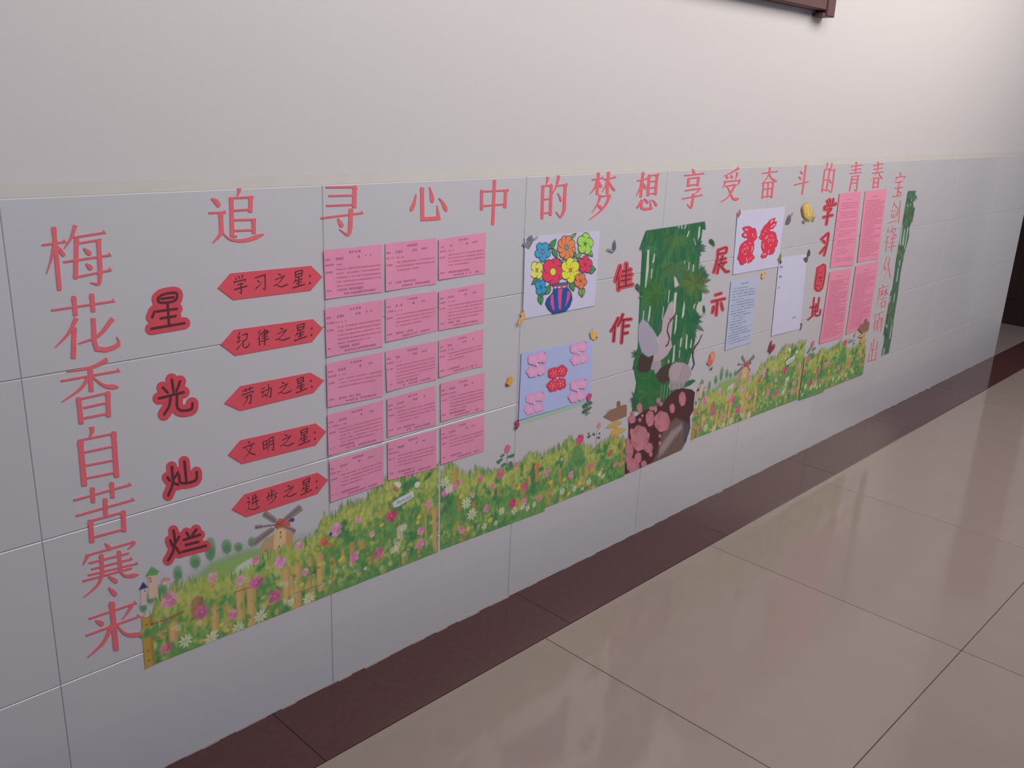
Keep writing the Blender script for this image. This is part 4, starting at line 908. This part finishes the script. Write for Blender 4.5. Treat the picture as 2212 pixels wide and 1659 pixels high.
sprig(S3, ((1480, 245, 1530, 230), (1545, 200, 1580, 220), (1600, 250, 1640, 250), (1490, 190, 1510, 215), (1640, 210, 1620, 190)), gB, col=(74, 104, 92))
# signpost
gB.poly(S3.w([(1805, 0), (1842, 0), (1835, 330), (1800, 345)]), (178, 148, 80), 1)
gB.poly(Q_.w([(1340, 1000), (1340, 930), (1365, 915), (1385, 940), (1380, 1000)]), (128, 98, 88), 1)
gB.poly(Q_.w([(1175, 1110), (1260, 1030), (1420, 965), (1495, 965), (1490, 1085), (1290, 1165)]), (138, 104, 84), 1, .002)
for k in range(5): gB.line(Q_.w([(1215, 1105 - k * 18), (1480, 1070 - k * 24 + 8)]), .0011, (112, 82, 66), .5)
gB.poly(Q_.w([(1205, 1240), (1250, 1195), (1330, 1165), (1395, 1160), (1390, 1195), (1270, 1245)]), (182, 150, 92), 1)
gB.poly(Q_.w([(1260, 1330), (1280, 1270), (1360, 1240), (1455, 1255), (1400, 1300), (1310, 1325)]), (186, 158, 78), 1)
stepB = wall_pts([(950, 1190), (1177, 1103), (1177, 1097), (1349, 1027)])
gB.keep(np.vstack([wall_pts([(951, 1188)]), wall_pts([(1176, 1104)]), wall_pts([(1177, 1097)]), wall_pts([(1349, 1028)]), wall_pts([(1352, 860)]) + [.006, 0], [[1.12, .52]], wall_pts([(951, 960)])]))
meB = gB.mesh('garden_sticker', M_print, 0)
o = link('garden_sticker', meB, None, (0, -.0006, 0)); tag(o, 'printed hedge and flowers sticker with signpost, left of the bamboo sticker', 'wall sticker', GG)
# the same two prints again on the far side of the bamboo sticker
offA = wall_pts((1611, 785))[0] - S1.w([(1300, 340)])[0]
offB = wall_pts((1866, 703))[0] - Q_.w([(1340, 1060)])[0]
o = link('garden_sticker', meA.copy(), None, (offA[0], -.0010, .014)); tag(o, 'printed garden sticker with windmill and turrets, right of the bamboo sticker', 'wall sticker', GG)
o = link('garden_sticker', meB.copy(), None, (offB[0], -.0038, .014)); tag(o, 'printed hedge sticker with signpost below the far pink notices', 'wall sticker', GG)
xlim = wall_pts((1740, 800))[0][0] - offB[0]
me = o.data; import bmesh
bm = bmesh.new(); bm.from_mesh(me)
bmesh.ops.delete(bm, geom=[v for v in bm.verts if v.co.x < xlim - .03], context='VERTS'); bm.to_mesh(me); bm.free()

# ------------------------------------------------------------------ bamboo stickers
T_ = Crop(1340, 470, 5.027); U_ = Crop(1340, 780, 6.38)
bb = Canvas(1.085, .225, 1.50, 1.03, .0018)
def tp(cr, pts, col, al=1., soft=None): bb.poly(cr.w(pts), col, al, soft)
GB = (46, 98, 66)
tp(T_, [(275, 140), (630, 90), (915, 40), (925, 130), (890, 120), (870, 260), (850, 560), (900, 540), (890, 700), (880, 900), (830, 930), (810, 1020), (860, 1080), (800, 1240), (810, 1330), (760, 1490), (735, 1590), (560, 1600), (440, 1659), (130, 1640), (190, 1400), (205, 1000), (215, 760), (240, 300), (210, 320)], GB)
tp(U_, [(180, 80), (215, 0), (880, 0), (930, 20), (900, 330), (750, 380), (600, 560), (450, 620), (330, 680), (160, 690), (170, 560), (220, 300)], (44, 100, 62))
tp(U_, [(860, 340), (930, 270), (1000, 250), (1035, 270), (960, 330), (880, 360)], (50, 100, 78))
r = np.random.default_rng(31)
for i in range(420):       # mottled tone of the print
    x, y = r.uniform(215, 900), r.uniform(60, 1560); a, b = T_.w([(x, y)])[0]
    bb_a = bb.a[np.clip(np.searchsorted(bb.z, b), 0, bb.nz - 1), np.clip(np.searchsorted(bb.x, a), 0, bb.nx - 1)]
    if bb_a > .9: bb.dab(a, b, r.uniform(.003, .008), r.uniform(.012, .045), r.uniform(-.1, .1), [(66, 118, 66), (40, 96, 70), (58, 110, 84), (78, 116, 70), (88, 128, 70)][r.integers(5)], .45, 1.5)
def burst(cr, x, y, L, n, col, a0=0, a1=360, seed=1, al=.62):
    rr = np.random.default_rng(seed)
    for k in range(n):
        a = math.radians(a0 + (a1 - a0) * (k + rr.random() * .6) / n); l = L * rr.uniform(.65, 1.1)
        d = np.array([math.cos(a), -math.sin(a)]); n_ = np.array([-d[1], d[0]]); p0 = np.array([x, y], float)
        ww = l * .13
        q = [p0, p0 + d * l * .35 + n_ * ww, p0 + d * l * .7 + n_ * ww * .8, p0 + d * l, p0 + d * l * .7 - n_ * ww * .8, p0 + d * l * .35 - n_ * ww]
        sh = rr.uniform(.85, 1.12); bb.poly(cr.w(q), tuple(c_ * sh for c_ in col), al)
for a in ((600, 200, 190, 16, (70, 106, 64), 180, 360, 1), (600, 500, 230, 22, (72, 108, 72), 180, 380, 2), (350, 820, 190, 20, (66, 110, 56), 0, 360, 3), (800, 330, 130, 12, (52, 92, 72), -60, 100, 4), (800, 720, 190, 24, (88, 112, 62), -90, 260, 5), (740, 1120, 190, 24, (40, 100, 66), -80, 200, 6), (700, 1420, 130, 14, (42, 102, 66), 150, 420, 7),
          (870, 600, 100, 9, (56, 104, 72), -40, 100, 8), (240, 1500, 130, 12, (44, 100, 66), 130, 290, 9), (300, 300, 130, 8, (64, 110, 80), 200, 340, 12)): burst(T_, *a[:5], a0=a[5], a1=a[6], seed=a[7])
for a in ((370, 260, 190, 22, (46, 106, 58), 0, 360, 10), (380, 450, 220, 24, (54, 106, 62), 150, 390, 11), (230, 520, 130, 12, (40, 96, 66), 120, 300, 13)): burst(U_, *a[:5], a0=a[5], a1=a[6], seed=a[7])
for q in ([(290, 345), (312, 350), (305, 560), (275, 760), (262, 755), (275, 560)], [(365, 385), (375, 400), (362, 490), (342, 490)], [(332, 550), (345, 560), (338, 660), (328, 660)], [(578, 640), (600, 650), (635, 735), (585, 760)], [(622, 90), (640, 85), (632, 125)], [(655, 80), (670, 85), (672, 125), (660, 120)], [(700, 80), (715, 75), (700, 125), (690, 120)], [(740, 140), (748, 150), (730, 205), (712, 210)],
          [(850, 100), (865, 90), (860, 200), (835, 250), (842, 160)], [(690, 460), (700, 480), (692, 515)], [(740, 480), (750, 490), (742, 560), (732, 570)], [(785, 505), (798, 515), (790, 590), (780, 580)], [(525, 780), (535, 790), (520, 920), (510, 930)], [(582, 815), (612, 812), (590, 1050), (565, 1100), (570, 950)], [(245, 1005), (255, 1010), (250, 1100), (238, 1100)], [(315, 955), (328, 970), (318, 1080), (300, 1140), (292, 1120)],
          [(462, 960), (470, 970), (455, 1110), (447, 1100)], [(690, 900), (698, 960), (690, 1050), (672, 1095), (662, 1080), (675, 980)], [(600, 1050), (615, 1060), (605, 1200), (585, 1275), (580, 1260)], [(650, 1310), (668, 1300), (655, 1400), (640, 1410)], [(712, 1260), (728, 1280), (718, 1440), (700, 1410)], [(768, 1310), (775, 1330), (765, 1420), (750, 1410)], [(575, 1390), (592, 1380), (582, 1560), (558, 1580)], [(638, 1430), (648, 1440), (640, 1520), (632, 1520)], [(800, 930), (812, 940), (795, 990), (785, 985)], [(510, 1530), (530, 1560), (515, 1590)],
          [(850, 910), (885, 940), (900, 1040), (860, 1060), (820, 1010), (825, 960)], [(790, 220), (800, 230), (820, 300), (812, 300)]):
    tp(T_, q, (178, 182, 172))
# first crane
tp(T_, [(445, 1230), (455, 1110), (500, 1000), (520, 940), (560, 900), (580, 960), (570, 1080), (560, 1200), (545, 1320), (560, 1400), (500, 1500), (420, 1560), (340, 1659), (320, 1600), (350, 1500), (400, 1300)], (172, 158, 164))
tp(T_, [(195, 1170), (235, 1095), (300, 1150), (360, 1260), (420, 1380), (400, 1480), (300, 1515), (230, 1460), (190, 1330)], (158, 152, 168), 1, .003)
tp(T_, [(240, 1110), (300, 1150), (360, 1260), (420, 1380), (440, 1420), (400, 1300), (340, 1200)], (182, 176, 186), .9, .003)
for k in range(6): bb.line(T_.w([(205, 1190 + k * 45), (330, 1250 + k * 38)]), .0015, (140, 134, 152), .4)
bb.line(*[T_.w([(600, 1035), (560, 1095), (520, 1150), (505, 1230), (530, 1310), (515, 1370), (492, 1395)])], .006, (62, 48, 52)); bb.line(T_.w([(520, 1100), (545, 1090), (525, 1140)]), .003, (172, 88, 92))
bb.line(T_.w([(605, 1030), (575, 1090)]), .004, (112, 98, 94))
tp(T_, [(215, 1480), (300, 1515), (360, 1490), (345, 1600), (320, 1659), (190, 1659), (190, 1560)], (70, 56, 52))
tp(U_, [(220, 100), (250, 0), (435, 0), (420, 60), (390, 130), (330, 160), (260, 150)], (68, 54, 50))
tp(U_, [(440, 0), (560, 0), (560, 80), (500, 160), (470, 175), (460, 120), (410, 110), (425, 50)], (150, 146, 150), 1)
# second crane
tp(U_, [(490, 200), (540, 110), (620, 50), (700, 30), (680, 120), (690, 250), (600, 300), (530, 290)], (72, 56, 52))
for k in range(5): bb.line(U_.w([(520 + k * 18, 240 - k * 10), (640 + k * 8, 90)]), .0012, (48, 70, 52), .5)
tp(U_, [(665, 120), (700, 50), (760, 12), (860, 18), (920, 50), (960, 100), (975, 180), (930, 260), (850, 300), (740, 305), (680, 270), (660, 200)], (158, 142, 150), 1)
tp(U_, [(690, 90), (760, 20), (850, 40), (830, 150), (790, 290), (700, 270)], (170, 154, 160), .7, .004)
tp(U_, [(680, 270), (900, 280), (860, 380), (680, 400), (660, 340)], (150, 142, 144), 1)
bb.line(U_.w([(870, 70), (830, 150), (800, 250)]), .002, (128, 110, 120), .7)
for x in (700, 730, 780, 830, 860): bb.line(U_.w([(x, 310), (x - 8, 400)]), .003, (60, 112, 70), .9)
bb.line(T_.w([(880, 1280), (850, 1350), (810, 1400), (782, 1460), (790, 1540), (800, 1590), (775, 1645)]), .006, (62, 48, 52)); bb.line(T_.w([(885, 1275), (845, 1360)]), .005, (112, 98, 94)); bb.line(T_.w([(790, 1390), (805, 1380), (790, 1420)]), .003, (172, 88, 92))
for x in range(470, 680, 40): bb.line(U_.w([(x + 100, 330), (x + 80, 520)]), .003, (150, 160, 140) if x % 80 else (64, 120, 64), .8)
# rock with blossom
BRN = (76, 42, 46)
tp(U_, [(110, 850), (200, 770), (320, 680), (470, 620), (570, 600), (640, 500), (740, 400), (850, 370), (980, 390), (1025, 430), (1010, 560), (1005, 680), (955, 760), (960, 930), (930, 960), (905, 1110), (870, 1130), (830, 1230), (360, 1430), (60, 1560), (70, 1300), (110, 1100)], BRN)
tp(U_, [(620, 900), (760, 780), (860, 820), (940, 900), (900, 1110), (830, 1230), (420, 1405), (510, 1260), (560, 1050)], (104, 84, 78), 1, .01)
tp(U_, [(700, 960), (840, 860), (850, 930), (740, 1060), (600, 1250), (520, 1330), (540, 1180)], (152, 142, 140), .8, .015)
tp(U_, [(860, 860), (950, 840), (950, 960), (900, 1100), (860, 1120), (870, 980)], (72, 70, 84), .9, .006)
for k in range(14):
    x = 560 + k * 26; bb.line(U_.w([(x + 60, 900 - k * 3), (x - 30, 1150), (x - 90, 1290 + (k % 3) * 20)]), .0013, (92, 78, 76) if k % 2 else (150, 140, 138), .5)
PB = (176, 112, 122)
for x, y, w, h in ((260, 1060, 130, 185), (405, 790, 62, 115), (570, 830, 110, 150), (155, 800, 55, 60), (385, 1190, 62, 75), (240, 1330, 50, 80), (170, 1440, 90, 110), (120, 1230, 60, 110), (320, 1420, 42, 55), (260, 640, 40, 70), (710, 650, 38, 70), (850, 520, 50, 105), (415, 1280, 26, 40), (540, 1030, 18, 28), (540, 1130, 20, 30), (265, 810, 22, 28), (300, 750, 18, 22), (430, 650, 40, 30), (480, 660, 24, 50), (150, 970, 26, 50), (520, 540, 30, 40), (110, 1350, 50, 90), (165, 715, 30, 25), (555, 590, 24, 30), (380, 1020, 22, 40), (100, 1120, 30, 70)):
    for k in range(7):
        a = k * .9; bb.poly(U_.w(ellipse(x + w * .5 * math.cos(a), y + h * .5 * math.sin(a), w * .52, h * .5, 0, 10)), tuple(q * (.93 + .14 * ((k * 37) % 5) / 4) for q in PB))
    bb.poly(U_.w(ellipse(x, y, w * .5, h * .5)), (182, 118, 128), .8, .006)
    if w > 50:
        for k in range(6): a = k * 1.1; bb.line(U_.w([(x + w * .3 * math.cos(a), y + h * .3 * math.sin(a)), (x + w * .7 * math.cos(a + .4), y + h * .7 * math.sin(a + .4))]), .0012, (160, 92, 104), .5)
cutP = np.vstack([T_.w([(278, 139), (918, 39)]), [[1.50, 1.02]], [[1.50, .25]], wall_pts([(1470, 972)]), wall_pts([(1349, 1026)]), [[1.085, .225]], [[1.085, .9]], T_.w([(200, 400), (205, 310)])])
bb.keep(cutP)
me = bb.mesh('bamboo_sticker', M_print, 0); o = link('bamboo_sticker', me, None, (0, -.0014, 0)); tag(o, 'tall printed sticker of bamboo, two cranes and blossom on a brown rock', 'wall sticker')

V_ = Crop(1880, 380, 4.046)
W_ = V_.w([(60, 100), (420, 100), (420, 1659), (60, 1640)])
bb = Canvas(V_.w([(90, 1610)])[0][0] - .02, .30, V_.w([(400, 130)])[0][0] + .02, 1.10, .0030)
tp(V_, [(280, 135), (395, 130), (390, 180), (372, 240), (380, 300), (375, 360), (340, 450), (335, 540), (312, 620), (290, 700), (262, 850), (235, 1060), (205, 1240), (182, 1420), (148, 1605), (88, 1615), (120, 1440), (130, 1340), (110, 1290), (140, 1180), (150, 1060), (190, 990), (215, 820), (225, 700), (225, 640), (245, 500), (265, 380), (275, 240)], (72, 104, 82))
for q in ([(290, 215), (300, 220), (298, 270), (288, 265)], [(325, 215), (335, 215), (330, 270), (318, 265)], [(355, 200), (362, 205), (350, 265), (345, 260)], [(272, 425), (283, 430), (262, 610), (248, 610)], [(295, 460), (303, 465), (288, 610), (272, 612)], [(322, 450), (332, 455), (300, 640), (292, 640)], [(250, 740), (262, 735), (255, 790), (247, 790)], [(240, 800), (248, 805), (232, 925), (222, 925)],
          [(208, 1025), (216, 1028), (203, 1110), (196, 1110)], [(165, 1060), (180, 1040), (170, 1110), (150, 1120)], [(190, 1250), (196, 1255), (170, 1425), (162, 1420)], [(118, 1500), (128, 1505), (108, 1605), (96, 1605)], [(130, 1300), (150, 1300), (140, 1340)]):
    tp(V_, q, (158, 172, 160))
for a in ((325, 350, 62, 14, (70, 96, 62), 0, 360, 41), (320, 180, 50, 10, (60, 100, 70), 160, 380, 42), (262, 660, 50, 10, (76, 102, 66), 60, 300, 43), (165, 1030, 44, 9, (56, 84, 64), 100, 280, 44), (165, 1210, 66, 14, (74, 96, 66), 60, 300, 45), (140, 1360, 44, 9, (56, 90, 70), 90, 300, 46), (270, 370, 30, 5, (60, 90, 64), 160, 260, 47), (385, 160, 34, 5, (60, 100, 70), 220, 320, 48)): burst(V_, a[0], a[1], a[2] * 1.9, a[3] - 2, tuple(q + 8 for q in a[4]), a0=a[5], a1=a[6], seed=a[7], al=.9)
me = bb.mesh('bamboo_sticker', M_print, 0); o = link('bamboo_sticker', me, None, (0, -.0012, 0)); tag(o, 'narrow bamboo sticker at the far right end of the display', 'wall sticker')

# ------------------------------------------------------------------ single butterfly, leaf and bud stickers
def decal(name, cr, shapes, label, cat, group=None):
    W = np.vstack([cr.w(p) for p, _ in shapes]); st = .0009 if W[:, 0].mean() < 1.3 else .0016
    cv = Canvas(W[:, 0].min() - .004, W[:, 1].min() - .004, W[:, 0].max() + .004, W[:, 1].max() + .004, st)
    for p, col in shapes:
        if len(p) == 2: cv.line(cr.w(p), st * 2, col)
        else: cv.poly(cr.w(p), col)
    x, z = W[:, 0].mean(), W[:, 1].min()
    o = link(name, cv.mesh(name, M_flat, 0, loc=(x, 0, z)), None, (x, -.0034, z)); tag(o, label, cat, group); return o
GBf = 'small butterfly stickers scattered between the sheets'
decal('butterfly_sticker', I_, [([(205, 220), (240, 175), (280, 165), (295, 200), (290, 250), (270, 290), (240, 340), (205, 325), (160, 285), (175, 255), (225, 255)], (122, 122, 132)), ([(215, 215), (250, 185), (280, 190), (270, 240), (240, 250)], (104, 104, 114)), ([(300, 215), (335, 178), (362, 170), (350, 205), (310, 230)], (148, 146, 156)), ([(240, 330), (300, 215)], (70, 66, 70))], 'grey butterfly on the top left corner of the vase drawing', 'butterfly', GBf)
decal('butterfly_sticker', I_, [([(1340, 215), (1352, 270), (1358, 330), (1325, 385), (1300, 370), (1318, 330), (1325, 260)], (92, 94, 110)), ([(1228, 338), (1270, 338), (1325, 360), (1325, 385), (1280, 375)], (134, 132, 144))], 'grey butterfly with raised wing above the 佳 card', 'butterfly', GBf)
decal('butterfly_sticker', I_, [([(165, 1125), (190, 1160), (200, 1215), (170, 1260), (125, 1310), (95, 1325), (110, 1250), (145, 1200), (120, 1160), (145, 1165)], (214, 158, 104)), ([(120, 1260), (160, 1235), (150, 1280), (120, 1305)], (186, 158, 90)), ([(150, 1130), (178, 1130), (172, 1150)], (120, 80, 70)), ([(72, 1300), (110, 1270)], (190, 150, 110)), ([(90, 1330), (110, 1290)], (190, 150, 110))], 'orange butterfly at the lower left corner of the vase drawing', 'butterfly', GBf)
decal('butterfly_sticker', I_, [([(1022, 1400), (1050, 1385), (1075, 1400), (1112, 1400), (1120, 1440), (1118, 1480), (1075, 1505), (1040, 1490), (1028, 1440)], (206, 168, 100)), ([(1090, 1470), (1118, 1460), (1112, 1490)], (80, 60, 50)), ([(1040, 1410), (1060, 1405), (1055, 1430)], (150, 150, 90)), ([(1050, 1390), (1060, 1345)], (170, 150, 120))], 'yellow butterfly above the top right corner of the blue sheet', 'butterfly', GBf)
decal('butterfly_sticker', Q_, [([(40, 625), (80, 625), (92, 660), (70, 725), (30, 740), (5, 715), (25, 680)], (212, 152, 62)), ([(5, 700), (40, 725), (30, 742), (8, 725)], (96, 66, 50))], 'plain orange butterfly left of the blue sheet', 'butterfly', GBf)
decal('butterfly_sticker', Q_, [([(110, 1160), (140, 1150), (170, 1180), (165, 1215), (135, 1255), (108, 1235), (125, 1200)], (168, 62, 88)), ([(140, 1140), (160, 1140), (158, 1165), (145, 1165)], (50, 40, 50)), ([(120, 1225), (150, 1220), (130, 1258)], (70, 60, 74))], 'dark red butterfly at the lower left corner of the blue sheet', 'butterfly', GBf)
decal('rose_sticker', Q_, [([(965, 860), (1000, 820), (1035, 840), (1020, 890), (985, 910)], (190, 70, 110)), ([(985, 905), (1000, 905), (975, 1090), (965, 1085)], (80, 110, 80)), ([(920, 970), (960, 935), (985, 960), (950, 1000)], (60, 104, 74)), ([(1000, 905), (1045, 935), (1010, 965)], (58, 104, 70)), ([(915, 1040), (950, 1010), (985, 1020), (950, 1062)], (62, 100, 76)), ([(985, 1005), (1025, 975), (1028, 1000), (1000, 1020)], (60, 104, 74)), ([(975, 1055), (1018, 1045), (1000, 1065)], (90, 120, 96))], 'pink rosebud with green leaves at the lower right corner of the blue sheet', 'flower')
X_ = Crop(1560, 440, 4.608)
decal('butterfly_sticker', X_, [([(165, 50), (178, 85), (170, 110), (150, 140), (145, 110), (155, 80)], (168, 90, 98)), ([(150, 120), (158, 125), (150, 142)], (110, 60, 70))], 'tiny red butterfly at the top left corner of the rabbit picture', 'butterfly', GBf)
decal('butterfly_sticker', X_, [([(660, 105), (675, 130), (678, 165), (660, 200), (625, 200), (640, 150)], (108, 98, 100)), ([(698, 78), (700, 100), (680, 130), (675, 125)], (140, 132, 132))], 'grey butterfly between the rabbit picture and the gold beetle', 'butterfly', GBf)
decal('butterfly_sticker', X_, [([(575, 485), (582, 520), (580, 570), (568, 600), (545, 550), (560, 530)], (120, 128, 66)), ([(565, 560), (588, 575), (570, 605)], (74, 62, 62))], 'green butterfly at the top left corner of the sheet with faint handwriting', 'butterfly', GBf)
decal('butterfly_sticker', X_, [([(858, 445), (870, 480), (868, 510), (848, 530), (842, 500), (850, 475)], (74, 80, 82)), ([(800, 545), (825, 530), (850, 530), (840, 580), (822, 582)], (84, 88, 88))], 'dark butterfly at the top right corner of the sheet with faint handwriting', 'butterfly', GBf)
decal('butterfly_sticker', X_, [([(385, 690), (400, 680), (420, 680), (424, 715), (400, 745), (380, 735), (390, 710)], (212, 168, 96)), ([(410, 685), (422, 685), (420, 705)], (150, 110, 70))], 'yellow butterfly between the blue text sheet and the rabbit picture', 'butterfly', GBf)
decal('butterfly_sticker', X_, [([(772, 1185), (790, 1190), (785, 1225), (778, 1255), (770, 1250), (778, 1215)], (110, 80, 86))], 'tiny brown butterfly at the lower right corner of the sheet with faint handwriting', 'butterfly', GBf)
decal('butterfly_sticker', X_, [([(480, 1360), (490, 1365), (480, 1420), (500, 1395), (522, 1400), (518, 1430), (490, 1470), (465, 1495), (470, 1465), (445, 1470)], (128, 58, 62)), ([(500, 1400), (515, 1405), (505, 1430)], (182, 90, 100)), ([(462, 1470), (475, 1475), (466, 1498)], (60, 46, 50))], 'dark red butterfly above the far garden sticker', 'butterfly', GBf)
Y_ = Crop(1500, 700, 11.06)
decal('balloon_sticker', Y_, [([(350, 720), (420, 640), (468, 690), (470, 780), (440, 880), (410, 950), (330, 980), (275, 920), (320, 860), (350, 800)], (214, 122, 100)), ([(350, 830), (400, 800), (400, 950), (340, 970), (300, 900)], (222, 96, 92)), ([(340, 1000), (375, 1070), (412, 1000), (410, 1060), (385, 1105), (355, 1060)], (70, 56, 66)), ([(400, 700), (440, 700), (420, 850), (385, 830)], (228, 150, 110))], 'small orange hot-air balloon sticker above the far windmill', 'balloon')
Z_ = Crop(1600, 320, 5.53)
decal('beetle_sticker', Z_, [(ellipse(790, 757, 68, 112, -12, 26), (186, 158, 84)), (ellipse(800, 735, 46, 78, -12, 20), (206, 182, 110)), ([(715, 720), (735, 700), (760, 820), (820, 865), (780, 860), (730, 810)], (138, 108, 62)), ([(835, 820), (860, 815), (850, 850), (825, 850)], (150, 140, 80)), ([(725, 860), (750, 865), (765, 895), (740, 895)], (110, 100, 96)), ([(865, 830), (885, 805), (875, 840), (858, 880), (848, 870)], (128, 136, 96)), ([(770, 700), (790, 800)], (160, 128, 66)), ([(810, 690), (830, 790)], (160, 128, 66))], 'gold oval beetle sticker left of the 学 card', 'beetle')
GLf = 'loose bamboo leaf stickers around the tall bamboo sticker'
decal('leaf_sticker', T_, [([(960, 235), (980, 228), (1008, 255), (1020, 315), (985, 285), (962, 262)], (50, 84, 66))], 'single dark leaf above the 展 card', 'leaf', GLf)
decal('leaf_sticker', T_, [([(158, 725), (175, 712), (200, 735), (215, 800), (228, 830), (200, 800), (165, 765)], (58, 102, 66)), ([(190, 850), (235, 845), (215, 870)], (100, 130, 96))], 'single dark leaf between the 佳 card and the bamboo', 'leaf', GLf)
decal('leaf_sticker', T_, [([(888, 950), (905, 955), (915, 1000), (908, 1045), (890, 1010)], (58, 92, 66)), ([(905, 1060), (925, 1040), (915, 1055)], (70, 96, 70))], 'small drooping leaf below left of the 示 card', 'leaf', GLf)
